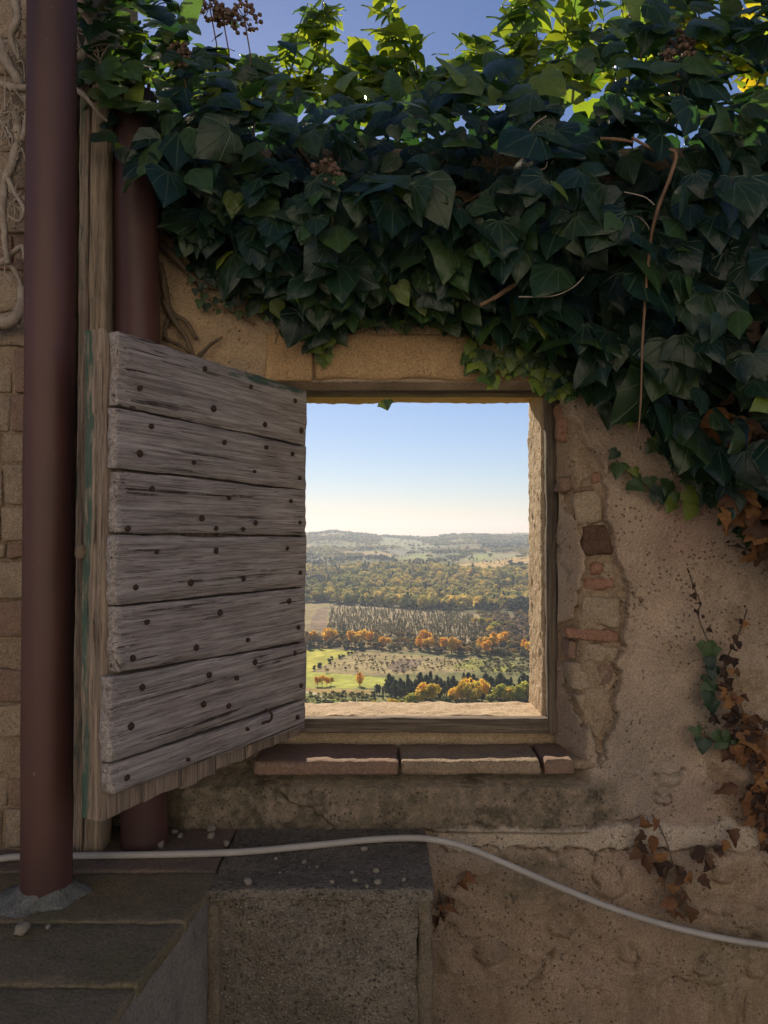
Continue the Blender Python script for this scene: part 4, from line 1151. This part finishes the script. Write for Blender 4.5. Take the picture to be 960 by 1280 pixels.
    for i, (px, py) in enumerate(pts):
        s, z = onplane(px, py)
        f = s / onplane(134, 700)[0]
        k = 0
        for kk in range(7):
            yb = np.interp(f, [0, 1], [R[kk + 1], L[kk + 1]])
            if py > yb: k = kk + 1
        k = min(k, 6)
        no = link("nail", nmesh, None, planks[k][0])
        no.location = S(s, TH + 0.003, z); no.rotation_euler = (rr.uniform(-.2, .2), rr.uniform(-1, 1), ang)
        sc = rr.uniform(0.75, 1.15); no.scale = (sc, 1, sc * rr.uniform(0.8, 1.1))
    # bent hook on the lowest plank, ring on the free edge
    s, z = onplane(318, 893)
    c = S(s, TH + 0.010, z)
    pts = [c + np.array((0.012 * math.cos(a), 0.0, 0.014 * math.sin(a))) for a in np.linspace(1.9, -1.7, 10)] + [c + np.array((-0.012, 0.0, -0.018))]
    tube("hook", pts, 0.0032, M['nail'], e, 8, 3)
    c = S(W + 0.0, -0.060, P(97, 690, 1.45).z)
    v, f = block_geo((0.022, 0.03, 0.03), (6, 6, 6), bevel=0.010, amp=0.001, freq=60)
    link("knob", mesh("knob", v + c, f), M['bark'], e)
    for zz in (EYE + 0.25, EYE - 0.40):
        v, f = tube_geo([S(-0.004, -0.030, zz - 0.04), S(-0.004, -0.030, zz + 0.04)], 0.009, 12)
        link("hinge", mesh("hinge", v, f), M['nail'], e)
build_shutter()

# ---- cable
def cable():
    zc = 0.758 + 0.0095
    pts = [PZ(-120, 1084, zc), PZ(-40, 1080, zc), PZ(10, 1072, zc), PZ(60, 1070, zc), PZ(120, 1069.5, zc), PZ(210, 1068, zc), PZ(300, 1065, zc), PZ(390, 1057, zc), PZ(460, 1050, zc), PZ(510, 1047.5, zc)]
    pts += [P(545, 1050, 1.835), P(585, 1060, 1.83), P(640, 1083, 1.84), P(700, 1109, 1.87), P(765, 1135, 1.895), P(835, 1157, 1.91), P(900, 1172, 1.92), P(965, 1182, 1.925), P(1060, 1190, 1.93), P(1200, 1190, 1.935), P(1500, 1175, 1.935)]
    base = Vector((0.1, 1.84, 0.76))
    tube("cable", [p - base for p in pts], 0.0078, M['cable'], None, 12, 8)
    o = bpy.data.objects["cable"]; o.location = base
    tag(o, "pale grey cable lying along the ledge and sagging down the wall", "cable")
cable()

# ---- pebbles and crumbs of mortar on the ledge
def pebbles():
    zt = 0.758
    L = [(264, 1037, 10), (264, 1046, 11), (200, 1057, 13), (198, 1048, 8), (175, 1051, 8), (283, 1055, 9), (133, 1052, 11), (218, 1040, 8), (226, 1045, 7), (380, 1077, 6), (455, 1061, 8), (472, 1103, 9), (470, 1088, 7), (415, 1102, 6), (444, 1100, 6), (310, 1103, 12), (345, 1073, 5), (440, 1090, 5), (396, 1083, 4), (28, 1164, 20), (60, 1158, 7), (505, 1099, 6), (459, 1107, 5), (350, 1090, 4)]
    var = []
    for k in range(4):
        v, f = block_geo((1, 0.8, 0.7), (4, 4, 4), bevel=0.28, amp=0.10, freq=2.4, seed=60 + k)
        me = mesh("pebble", v, f); me.materials.append(M['pebble']); var.append(me)
    for i, (px, py, w) in enumerate(L):
        p = PZ(px, py, zt + 0.003)
        o = link("pebble", var[i % 4], None)
        s = w / 960 * p.y
        o.location = (p.x, p.y, zt + 0.27 * s); o.scale = (s, s, s); o.rotation_euler = (0, 0, random.uniform(0, 6))
        lab, grp = "small pale crumb of mortar lying on the dark ledge", "mortar crumbs on the ledge"
        if (px, py) == (28, 1164): lab, grp = "largest pale mortar lump on the slab near the pipe foot", None
        tag(o, lab, "pebble", grp)
pebbles()

# ================================================================== IVY
def leaf_geo(kind, seed):
    r = random.Random(seed)
    if kind == 'heart':
        half = [(0.17, -0.10), (0.40, -0.06), (0.51, 0.14), (0.46, 0.36), (0.34, 0.57), (0.19, 0.78), (0.05, 0.95), (0.008, 1.0)]
    elif kind == 'lobed':
        half = [(0.15, -0.11), (0.40, -0.12), (0.62, 0.12), (0.46, 0.30), (0.36, 0.46), (0.24, 0.68), (0.08, 0.92), (0.008, 1.0)]
    elif kind == 'curl':
        half = [(0.13, -0.04), (0.33, 0.00), (0.50, 0.16), (0.30, 0.30), (0.38, 0.50), (0.15, 0.70), (0.08, 0.92), (0.008, 1.0)]
    else:
        half = [(0.10, 0.00), (0.25, 0.06), (0.35, 0.22), (0.36, 0.42), (0.28, 0.62), (0.15, 0.82), (0.04, 0.96), (0.006, 1.0)]
    mid = [0.0, 0.06, 0.18, 0.36, 0.55, 0.75, 0.94, 1.0]
    fold, droop, wave = r.uniform(0.10, 0.42), r.uniform(0.08, 0.40), r.uniform(0.02, 0.06)
    if kind == 'curl': fold, droop, wave = r.uniform(-1.1, 1.3), r.uniform(0.3, 0.9) * r.choice([-1, 1]), r.uniform(0.06, 0.14)
    V, UV, F = [], [], []
    for i, ((hx, hy), my) in enumerate(zip(half, mid)):
        jl, jr = r.uniform(0.9, 1.1), r.uniform(0.9, 1.1)
        for c in (-1.0, -0.55, 0.0, 0.55, 1.0):
            w = abs(c); x = hx * c * (jl if c < 0 else jr); y = my + (hy - my) * w
            z = -1.6 * fold * abs(x) ** 1.8 - droop * max(y, 0) ** 2 + wave * math.sin(6 * y + 3 * c + seed) * w
            V.append((x, y, z)); UV.append((x, y, 0))
    for i in range(len(half) - 1):
        for c in range(4):
            a = i * 5 + c
            F.append((a, a + 1, a + 6, a + 5))
    return np.array(V), np.array(UV), np.array(F)

LEAFV = {k: [leaf_geo(k, 10 * j + len(k)) for j in range(6)] for k in ('heart', 'lobed', 'oval', 'curl')}
TINTS = {'dark': [(0.012, 0.033, 0.025), (0.015, 0.039, 0.028), (0.010, 0.028, 0.023), (0.024, 0.046, 0.022), (0.018, 0.040, 0.020)],
         'mid': [(0.032, 0.068, 0.026), (0.042, 0.080, 0.028)], 'lime': [(0.10, 0.145, 0.028), (0.13, 0.17, 0.03)],
         'yellow': [(0.30, 0.23, 0.03), (0.27, 0.25, 0.035)], 'dead': [(0.20, 0.095, 0.045), (0.13, 0.068, 0.04), (0.27, 0.135, 0.055), (0.085, 0.048, 0.033)], 'black': [(0.035, 0.02, 0.018), (0.05, 0.028, 0.022)]}

def frame(T, N):
    T = T / np.linalg.norm(T); N = N - T * N.dot(T); N = N / np.linalg.norm(N)
    X = np.cross(T, N)
    return np.stack([X, T, N], 1)           # columns

class Leaves:
    def __init__(s): s.items = []
    def add(s, pos, T, N, size, kind, tint): s.items.append((np.array(pos, float), frame(np.array(T, float), np.array(N, float)), size, kind, random.randrange(6), tint, random.randrange(len(TINTS[tint]))))
    def mass(s, name, items, mat, parent):
        VV, UV, FF, CC = [], [], [], []; n = 0
        for pos, R, size, kind, var, tint, ti in items:
            v, uv, f = LEAFV[kind][var]
            VV.append(v @ R.T * size + pos); UV.append(uv); FF.append(f + n); n += len(v)
            CC.append(np.repeat((np.array(TINTS[tint][ti]) * random.uniform(0.75, 1.25))[None, :], len(v), 0))
        me = mesh(name, np.concatenate(VV), np.concatenate(FF)); vcol(me, "tint", np.concatenate(CC)); vvec(me, "luv", np.concatenate(UV))
        o = link(name, me, mat, parent)
        return o
    cache = {}
    def single(s, item, mat, parent, name="leaf"):
        pos, R, size, kind, var, tint, ti = item
        key = (kind, var, tint, ti, mat.name)
        if key not in s.cache:
            v, uv, f = LEAFV[kind][var]
            me = mesh("leaf_" + tint, v, f); vcol(me, "tint", np.repeat(np.array(TINTS[tint][ti])[None, :], len(v), 0)); vvec(me, "luv", uv)
            me.materials.append(mat); s.cache[key] = me
        o = link(name, s.cache[key], None, parent)
        m = Matrix([[R[i][j] * size for j in range(3)] + [pos[i]] for i in range(3)] + [[0, 0, 0, 1]])
        o.matrix_basis = m
        return o

LBX = [90, 125, 135, 170, 200, 235, 260, 300, 345, 372, 390, 420, 450, 480, 520, 560, 610, 650, 680, 700, 740, 770, 800, 830, 860, 890, 920, 960, 1010, 1100, 1250]
LBY = [120, 150, 190, 235, 265, 310, 335, 365, 385, 405, 425, 410, 392, 396, 400, 404, 410, 420, 440, 470, 490, 505, 520, 545, 580, 615, 645, 690, 730, 800, 860]
UBX = [90, 150, 215, 240, 270, 300, 350, 380, 410, 430, 460, 500, 540, 570, 600, 640, 680, 700, 740, 770, 800, 850, 960, 1250]
UBY = [-90, -90, -60, 40, 75, 80, 90, 105, 120, 118, 112, 112, 118, 100, 78, 66, 70, 86, 88, 40, 10, -40, -90, -110]

def build_ivy():
    base = np.array(P(560, 300, 1.95))
    ivy = empty("ivy", tuple(base), 0, "thick dark green ivy draped over the top of the garden wall", "ivy")
    L = Leaves()
    r = random.Random(21)
    def put(px, py, Y, lay, ub, up):
        hang = np.interp(py, [60, 200, 300], [0.45, 0.9, 1.0])
        a = r.gauss(0, 0.6 if hang > 0.8 else 1.1)
        T = np.array([math.sin(a), -0.15 - 0.65 * r.random(), -math.cos(a) * hang + (1 - hang) * r.uniform(-0.6, 0.9)])
        N = np.array([r.gauss(0, 0.5), -1.0 + 0.5 * r.random(), 0.35 + r.gauss(0.15, 0.4) + (1 - hang) * 0.5])
        size = r.uniform(0.034, 0.090) * np.interp(up, [0, 60, 200], [0.75, 1.1, 1.0]) * np.interp(px, [400, 700, 900], [0.95, 1.1, 1.2])
        if r.random() < 0.10: size *= 1.35
        if py < 120: size *= 0.9
        q = r.random()
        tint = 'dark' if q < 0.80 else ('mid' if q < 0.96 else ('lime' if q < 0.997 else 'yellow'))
        if lay == 0: tint = 'dark'  # back layer kept to dark tints, putting the gaps' shade into leaf colour
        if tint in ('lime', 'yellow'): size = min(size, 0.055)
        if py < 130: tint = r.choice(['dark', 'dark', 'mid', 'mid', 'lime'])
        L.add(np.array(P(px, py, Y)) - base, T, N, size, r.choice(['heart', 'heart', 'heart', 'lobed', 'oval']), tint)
        L.items[-1] = L.items[-1] + (size * 960 / Y, px, py, lay, Y)
    n = 0
    while n < 3700:
        px = r.uniform(95, 1230); lb = np.interp(px, LBX, LBY); ub = np.interp(px, UBX, UBY)
        py = r.uniform(ub - 10, lb - 6)
        up = lb - py
        depth = np.interp(up, [0, 40, 120, 220], [0.05, 0.13, 0.27, 0.36]) * (1 + 0.25 * float(vnoise(px / 70.0, py / 60.0, None, 88)))
        shell = n % 37 < 12                                   # a loose outer shell in front of leaves that hug the wall
        if py < 215:
            Y = r.uniform(1.62, 1.80) if shell else r.uniform(1.80, 2.36)
        else:
            Y = 1.945 - depth * (r.uniform(0.78, 1.05) if shell else r.uniform(0.0, 0.30))
        if px < 200 and Y < 1.68: Y = 1.70 + 0.2 * r.random()
        if Y < 1.78 and up < 14: continue
        if shell and float(vnoise(px / 34.0, py / 30.0, None, 89)) < -0.28 and py > 130: continue      # openings in the shell
        if r.random() > np.interp(py - ub, [-10, 0, 45, 110], [0.06, 0.25, 0.65, 1.0]): continue
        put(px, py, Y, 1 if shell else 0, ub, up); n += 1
    n = 0
    while n < 150:                                            # loose sunlit leaves along the top
        px = r.uniform(230, 1000); ub = np.interp(px, UBX, UBY); py = ub + r.gauss(5, 26)
        if 400 < px < 600 and py < 62: continue
        put(px, py, r.uniform(1.85, 2.3), 0.5, ub, 200); n += 1
    # fringe of small leaves clinging to the lintel and the wall edge
    for k in range(330):
        px = r.uniform(240, 940); lb = np.interp(px, LBX, LBY)
        py = lb + r.gauss(2, 9)
        if 470 < px < 570 and r.random() < 0.4: continue
        Y = 1.945 - 0.03 * r.random()
        a = r.gauss(0, 0.9)
        L.add(np.array(P(px, py - 8, Y)) - base, (math.sin(a), -0.25, -math.cos(a)), (r.gauss(0, .3), -1, .3), r.uniform(0.022, 0.045), r.choice(['lobed', 'heart']), r.choice(['dark', 'mid', 'dark', 'lime', 'mid']))
    for k in range(150):          # the bright strand over the right end of the lintel
        t = r.random(); px = 585 + t * 125; py = 436 + 40 * t + r.gauss(0, 8) + 10 * math.sin(t * 9)
        L.add(np.array(P(px, py, 1.94 - 0.03 * r.random())) - base, (r.gauss(0, .7), -0.3, -1), (r.gauss(0, .3), -1, .35), r.uniform(0.018, 0.036), 'lobed', r.choice(['mid', 'lime', 'lime', 'mid']))
    for px, py in ((398, 452), (404, 455), (410, 447), (478, 507), (484, 505), (408, 438), (396, 440), (415, 430)):
        L.add(np.array(P(px, py - 5, 1.945)) - base, (r.gauss(0, .5), -0.3, -1), (0, -1, .3), 0.026, 'lobed', r.choice(['mid', 'lime']))
    full = [it for it in L.items if len(it) > 7]
    rest = [it for it in L.items if len(it) == 7]
    vis = [it for it in full if -10 < it[8] < 970 and -10 < it[9] < 720]
    vis.sort(key=lambda it: -(it[7] * (0.2 + it[10])))
    chosen = vis[:258]; ids = set(id(c) for c in chosen)
    for it in chosen: L.single(it[:7], M['leaf'], ivy)
    o = L.mass("leaf_mass", [it[:7] for it in full if id(it) not in ids] + rest, M['leaf'], ivy)
    o["kind"] = "stuff"
    # fresh upright shoots against the sky
    SH = [[(352, 120), (366, 80), (372, 40), (385, 4)], [(372, 125), (392, 75), (400, 30), (405, -8)], [(492, 130), (494, 70), (486, 25), (492, -6)], [(525, 120), (518, 70), (505, 30)], [(448, 135), (462, 95), (468, 70)],
          [(470, 130), (468, 90), (450, 55)], [(640, 120), (642, 60), (640, 10), (648, -15)], [(612, 120), (600, 75), (590, 45)], [(668, 110), (672, 60), (668, 20), (665, -20)], [(708, 130), (706, 60), (715, 25), (722, -15)],
          [(730, 120), (748, 70), (752, 30)], [(775, 110), (780, 50), (775, 0)], [(800, 100), (815, 40), (812, -15)], [(860, 110), (880, 50), (870, 5), (875, -25)], [(905, 100), (915, 40), (930, 5)], [(930, 110), (950, 60), (945, 15)], [(320, 120), (316, 92), (330, 70)], [(280, 120), (270, 92), (262, 62)], [(555, 125), (560, 95), (575, 75)], [(428, 130), (425, 100), (440, 80)], [(850, 70), (840, 30), (850, -5)]]
    SH += [[(x + r.uniform(-26, 26), y + r.uniform(5, 30)) for x, y in sh] for sh in SH]
    young = []
    for k, sh in enumerate(SH):
        Y = 2.02 + 0.2 * r.random()
        pts = catmull([np.array(P(x, y, Y + 0.02 * i)) - base for i, (x, y) in enumerate(sh)], 5)
        v, f = tube_geo(pts, list(np.linspace(0.0035, 0.0012, len(pts))), 6); link('shoot_stem', mesh('shoot_stem', v, f), M['stem'], ivy)
        for i, p in enumerate(pts[2:]):
            for rep in range(r.choice([1, 1, 2, 3])):
                s = r.choice([-1, 1])
                T = np.array([s * r.uniform(0.2, 1.1), r.gauss(-0.15, 0.6), r.uniform(-1.0, 0.6)])
                N = np.array([r.gauss(0, .5), -0.7 + r.gauss(0, .35), 0.8])
                L.add(np.array(p) + np.array([s * 0.006, 0, 0]), T, N, r.uniform(0.042, 0.098) * (1 - 0.30 * i / len(pts)), r.choice(['heart', 'oval', 'oval', 'heart']), r.choice(['lime', 'mid', 'lime', 'mid', 'lime'] + (['yellow'] * 3 if sh[0][0] > 840 else [])))
                young.append(L.items[-1])
    for it in young[:38]: L.single(it, M['leaf_young'], ivy)
    o = L.mass("shoot_leaves", young[38:], M['leaf_young'], ivy); o["kind"] = "stuff"
    # woody stems through the mass and at its left end
    ws = Acc()
    for k in range(60):
        px = r.uniform(180, 680); lb = np.interp(px, LBX, LBY)
        y0 = r.uniform(lb - 250, lb - 60); a = r.gauss(0, 60)
        pts = catmull([np.array(P(px + a * t + r.gauss(0, 8), y0 + t * r.uniform(50, 130), 1.93 - 0.04 * r.random())) - base for t in (0, .35, .7, 1.0)], 5)
        v, f = tube_geo(pts, list(np.linspace(r.uniform(0.003, 0.006), 0.002, len(pts))), 6, 0.15, k); ws.add(v, f)
    ws.build("woody_stem", M['bark'], ivy)["kind"] = "stuff"
    bs = Acc()
    for w, *pl in ((0.011, (202, 306), (222, 325), (240, 345), (262, 356), (300, 372)), (0.008, (205, 372), (212, 392), (228, 415), (240, 440), (246, 462)), (0.006, (212, 395), (206, 418), (222, 432)), (0.006, (247, 447), (262, 432), (278, 421)), (0.010, (200, 330), (206, 360), (214, 390), (232, 402), (246, 425)), (0.005, (204, 424), (226, 432), (240, 446))):
        pts = catmull([np.array(P(x, y, 1.948 - 0.010 * (i % 2))) - base for i, (x, y) in enumerate(pl)], 6)
        v, f = tube_geo(pts, list(np.linspace(w, w * 0.5, len(pts))), 8, 0.25, w * 1000); bs.add(v, f)
    bs.build("creeping_stem", M['bark'], ivy)
    # long bare twig hanging before the leaves, two short ones and pale tendrils
    tube("twig", [np.array(P(x, y, 1.615)) - base for x, y in ((790, 172), (818, 187), (844, 190), (838, 220), (822, 262), (812, 310), (807, 370), (803, 430), (801, 500), (797, 552))], [0.003, 0.0034, 0.0042, 0.0042, 0.004, 0.0036, 0.0032, 0.0026, 0.002, 0.0014] , M['twig'], ivy, 8, 6, 0.12)
    tube("twig", [np.array(P(x, y, 1.72)) - base for x, y in ((600, 382), (622, 370), (640, 358), (655, 350))], [0.004, 0.0055, 0.005, 0.004], M['twig'], ivy, 8, 5, 0.2)
    tube("twig", [np.array(P(x, y, 1.66)) - base for x, y in ((750, 173), (770, 174), (792, 178))], [0.003, 0.004, 0.003], M['twig'], ivy, 6, 5, 0.2)
    for pl in (((648, 371), (690, 370), (715, 360), (730, 346)), ((683, 145), (664, 160), (655, 190), (662, 210), (680, 211), (684, 202)), ((770, 272), (795, 270), (808, 280), (812, 288)), ((780, 240), (805, 246), (818, 256))):
        tube("tendril", [np.array(P(x, y, 1.63)) - base for x, y in pl], 0.0014, M['bark_pale'], ivy, 6, 6)
    # flower heads gone to seed
    for px, py, Y, sz in ((408, 222, 1.63, 0.050), (305, 22, 1.9, 0.050), (262, 8, 1.92, 0.045), (845, 80, 1.68, 0.05), (855, 50, 1.75, 0.045), (225, 70, 1.75, 0.035), (800, 25, 1.9, 0.035), (278, 20, 1.93, 0.03)):
        a = Acc(); c = np.array(P(px, py, Y)) - base
        ico = bmesh.new(); bmesh.ops.create_icosphere(ico, subdivisions=1, radius=1.0); iv = np.array([v.co[:] for v in ico.verts]); iff = np.array([[v.index for v in f.verts] for f in ico.faces]); ico.free()
        iff4 = np.concatenate([iff, iff[:, 2:3]], 1)
        for k in range(52):
            dct = np.array([r.gauss(0, 1), r.gauss(0, 1), r.gauss(0, 1)]); dct /= np.linalg.norm(dct)
            q = c + dct * sz * r.uniform(0.55, 0.85)
            a.v.append(iv * 0.0062 * r.uniform(0.7, 1.2) + q); a.f.append(iff + a.n); a.n += len(iv)
        b = Acc()
        for k in range(16):
            dct = np.array([r.gauss(0, 1), r.gauss(0, 1), r.gauss(0, 1)]); dct /= np.linalg.norm(dct)
            v, f = tube_geo([c, c + dct * sz * 0.7], 0.001, 4); b.add(v, f)
        v, f = tube_geo([c, c + np.array([0.012, 0.03, -0.08]), c + np.array([0.0, 0.06, -0.19 if py < 60 else -0.1])], 0.0018, 5); b.add(v, f)
        o = a.build("seed_head", M['berry'], ivy); b.build("stalk", M['twig'], o)
    # the single round yellow leaf and the dried leaves caught at the right edge
    L.add(np.array(P(908, 228, 1.62)) - base, (0.1, -0.2, -1), (0.1, -1, .1), 0.055, 'heart', 'yellow'); L.single(L.items[-1], M['leaf'], ivy)["label"] = "yellow leaf"
    for k in range(70):
        px, py = r.choice([(925, 545), (940, 625), (955, 655), (945, 610), (915, 530), (965, 560)])
        px += r.gauss(0, 16); py += r.gauss(0, 20)
        L.add(np.array(P(px, py, 1.83 + r.uniform(-0.03, 0.06))) - base, (r.gauss(0, .8), r.gauss(-.3, .5), -0.6), (r.gauss(0, .6), -1, r.gauss(0.2, .4)), r.uniform(0.035, 0.07), r.choice(['curl', 'curl', 'oval']), 'dead')
        dl = L.single(L.items[-1], M['leaf_dead'], ivy, "dry_leaf")
build_ivy()

# ---- small plants on the face of the wall
def sprig(name, label, path, leaves, tints, size, Y=1.95, mat='leaf', rad=0.0022, sway=0.5, stem='twig', cat="ivy", lname="leaf", kinds=('lobed', 'heart')):
    p0 = np.array(P(path[0][0], path[0][1], Y))
    e = empty(name, tuple(p0), 0, label, cat)
    pts = [np.array(P(x, y, Y + 0.004 * math.sin(i * 2.1))) - p0 for i, (x, y) in enumerate(path)]
    tube("stem", pts, rad, M[stem], e, 6, 5, 0.2)
    L = Leaves()
    for px, py in leaves:
        a = random.gauss(0, sway)
        L.add(np.array(P(px, py - 5, Y - 0.012 - 0.012 * random.random())) - p0, (math.sin(a), -0.25, -math.cos(a)), (random.gauss(0, .3 if lname == 'leaf' else .8), -1, .35 + random.gauss(0, .2 if lname == 'leaf' else .7)), size * random.uniform(0.6, 1.25), random.choice(kinds), random.choice(tints))
        L.single(L.items[-1], M[mat], e, lname)
    return e
sprig("ivy_sprig", "short ivy sprig creeping across bare plaster under the ivy mass", [(770, 575), (785, 590), (800, 605), (820, 612), (848, 618), (868, 628)],
      [(772, 568), (773, 584), (792, 590), (790, 605), (812, 602), (825, 613), (838, 606), (818, 622), (846, 622), (858, 618), (866, 634), (842, 630)], ['dark', 'mid', 'lime', 'mid'], 0.040)
sprig("ivy_sprig", "ivy sprig trailing off the ivy edge above the bare plaster", [(826, 560), (840, 575), (852, 588), (866, 600), (880, 610)], [(822, 562), (838, 567), (842, 582), (858, 587), (858, 600), (876, 606), (882, 596), (874, 622), (893, 618)], ['dark', 'mid', 'dark'], 0.036)
sprig("ivy_sprig", "hanging ivy strand of round dark leaves above the dry leaf heap", [(890, 800), (888, 830), (886, 855), (888, 882)], [(884, 808), (893, 814), (886, 826), (892, 838), (884, 848), (893, 860), (886, 868), (890, 882), (881, 858)], ['dark', 'dark', 'mid'], 0.040)
sprig("ivy_sprig", "low ivy sprig beside the dry leaf heap, leaves spread sideways", [(868, 912), (885, 922), (900, 925), (918, 922)], [(870, 914), (880, 928), (893, 920), (912, 920), (916, 928), (905, 930)], ['dark', 'mid', 'mid'], 0.036)
sprig("ivy_sprig", "thread of tiny ivy leaves climbing the plaster beside the creeping stems", [(234, 348), (252, 365), (270, 382), (292, 392), (318, 406)], [(240, 352), (244, 366), (256, 372), (258, 384), (272, 378), (274, 392), (284, 384), (298, 394), (300, 380), (250, 380)], ['mid', 'dark'], 0.020)

def dry_vine(label, path, leaves, tints, size, Y=1.945):
    return sprig("dry_vine", label, path, leaves, tints, size, Y, 'leaf_dead', 0.002, 1.2, 'bark', "dry plant", "dry_leaf", ('curl', 'curl', 'oval', 'lobed'))
def around(pts, n, sx, sy):
    out = []
    for k in range(n):
        x, y = random.choice(pts); out.append((x + random.gauss(0, sx), y + random.gauss(0, sy)))
    return out
dry_vine("thin dry vine with shrivelled black leaves on the pink plaster", [(862, 718), (868, 735), (875, 755), (872, 768), (880, 790), (890, 812)], [(862, 720), (868, 735), (866, 747), (876, 757), (868, 766), (880, 774), (884, 790), (871, 768)], ['black'], 0.018)
dry_vine("thin dry vine with dark shrivelled leaves beside the pale patch of plaster", [(934, 762), (928, 780), (922, 795), (912, 815), (905, 835)], [(932, 762), (926, 778), (929, 784), (920, 798), (922, 806), (912, 815), (918, 828), (925, 845)], ['black', 'dead'], 0.020)
dry_vine("dry stalk with three black leaves under the hanging ivy edge", [(910, 682), (925, 684), (940, 690), (955, 700)], [(912, 682), (923, 684), (930, 694), (938, 690)], ['black'], 0.016)
dry_vine("heap of dry rust brown leaves at the right end of the wall", [(925, 880), (940, 920), (950, 960), (958, 1010)], around([(945, 930), (950, 960), (955, 990), (935, 945), (965, 940), (970, 1000), (962, 1040), (925, 915), (945, 1020)], 88, 12, 17), ['dead', 'dead', 'dead', 'black'], 0.038)
dry_vine("brown column of dead leaf litter clinging above the rust brown heap", [(905, 830), (912, 860), (918, 890), (926, 915)], around([(910, 842), (914, 870), (918, 895), (905, 858)], 30, 6, 12), ['dead', 'black'], 0.026)
dry_vine("dry vine with large amber leaves over the pale mortar band", [(815, 1018), (830, 1045), (840, 1075), (850, 1105), (862, 1140)], [(800, 1035), (806, 1048), (798, 1060), (808, 1075), (825, 1072), (835, 1090), (845, 1105), (838, 1118), (852, 1120), (846, 1132), (858, 1095), (870, 1080), (884, 1072), (896, 1070), (908, 1055), (914, 1042), (836, 1128), (842, 1140), (828, 1082), (866, 1140), (890, 1085), (875, 1100), (822, 1030), (818, 1050), (803, 1066), (830, 1100), (850, 1088), (862, 1108), (880, 1064), (902, 1062), (846, 1145), (858, 1128)], ['dead', 'dead', 'dead', 'black'], 0.040)
dry_vine("small clump of dry leaves in the corner by the ledge end", [(548, 1112), (552, 1130), (548, 1152)], [(548, 1138), (556, 1130), (563, 1133), (552, 1145), (545, 1150), (568, 1128), (575, 1108), (582, 1100)], ['dead'], 0.030)

# ---- leafless grey vine on the pier
def bare_vine():
    base = np.array(P(15, 400, 1.78))
    e = empty("bare_vine", tuple(base), 0, "leafless grey woody vine tangled over the tuff pier beside the downpipe", "vine")
    r = random.Random(9)
    for w, pl in ((0.013, [(-8, 40), (8, 75), (22, 100), (30, 118), (42, 140)]), (0.010, [(-10, 100), (10, 108), (30, 110), (40, 116), (33, 150), (28, 175)]), (0.011, [(20, 140), (22, 170), (15, 205), (5, 230), (4, 260), (6, 300), (10, 330)]),
                  (0.006, [(12, 330), (22, 345), (28, 370), (24, 410)]), (0.017, [(-20, 405), (0, 405), (18, 398), (26, 385), (28, 360)]), (0.006, [(5, 215), (18, 240), (30, 262), (24, 276), (10, 270)]), (0.005, [(30, 245), (33, 265), (36, 288)]), (0.007, [(0, 330), (14, 318), (28, 308), (30, 325)]),
                  (0.012, [(92, -10), (104, 10), (112, 30), (110, 55), (98, 72)]), (0.008, [(110, 25), (122, 12), (134, 0), (150, -12)]), (0.006, [(96, 112), (108, 122), (120, 138), (134, 152)]), (0.010, [(15, -10), (22, 20), (14, 50), (28, 80)]), (0.005, [(44, 165), (52, 152), (56, 146)])):
        Y = 1.762 if pl[0][0] < 60 else 1.755
        pts = [np.array(P(x, y, Y + r.uniform(-0.015, 0.012))) - base for x, y in pl]
        tube("stem", pts, list(np.linspace(w, w * 0.6, len(pts) * 1)), M['bark_pale'], e, 8, 6, 0.25, w * 777)
    hair = Acc()
    for k in range(70):
        x, y = r.choice([(15, 160), (10, 60), (20, 250), (12, 310), (25, 110), (20, 200), (108, 40)]); x += r.gauss(0, 10); y += r.gauss(0, 25)
        p = [np.array(P(x + r.gauss(0, 9) * t, y + r.gauss(4, 14) * t, 1.765 + r.uniform(-0.015, 0.015))) - base for t in (0, .5, 1, 1.6)]
        v, f = tube_geo(catmull(p, 5), r.uniform(0.0009, 0.0024), 5); hair.add(v, f)
    o = hair.build("rootlets", M['bark_pale'], e); o["kind"] = "stuff"
bare_vine()

# ---- the air of the valley
hz = block("haze", (-14500, -12, -175), (14500, 9600, 120), 40000, None, None, bevel=0.01, amp=0.0)
hz["kind"] = "stuff"; hz["label"] = "pale blue autumn haze filling the valley air"; hz["category"] = "haze"
hm = bpy.data.materials.new("haze"); hm.use_nodes = True
nt = hm.node_tree; nt.nodes.clear()
vo = nt.nodes.new("ShaderNodeVolumePrincipled"); out = nt.nodes.new("ShaderNodeOutputMaterial")
vo.inputs["Color"].default_value = (0.70, 0.80, 1.0, 1)
vo.inputs["Density"].default_value = 0.000072
vo.inputs["Anisotropy"].default_value = 0.3
nt.links.new(vo.outputs[0], out.inputs["Volume"])
hz.data.materials.clear(); hz.data.materials.append(hm)
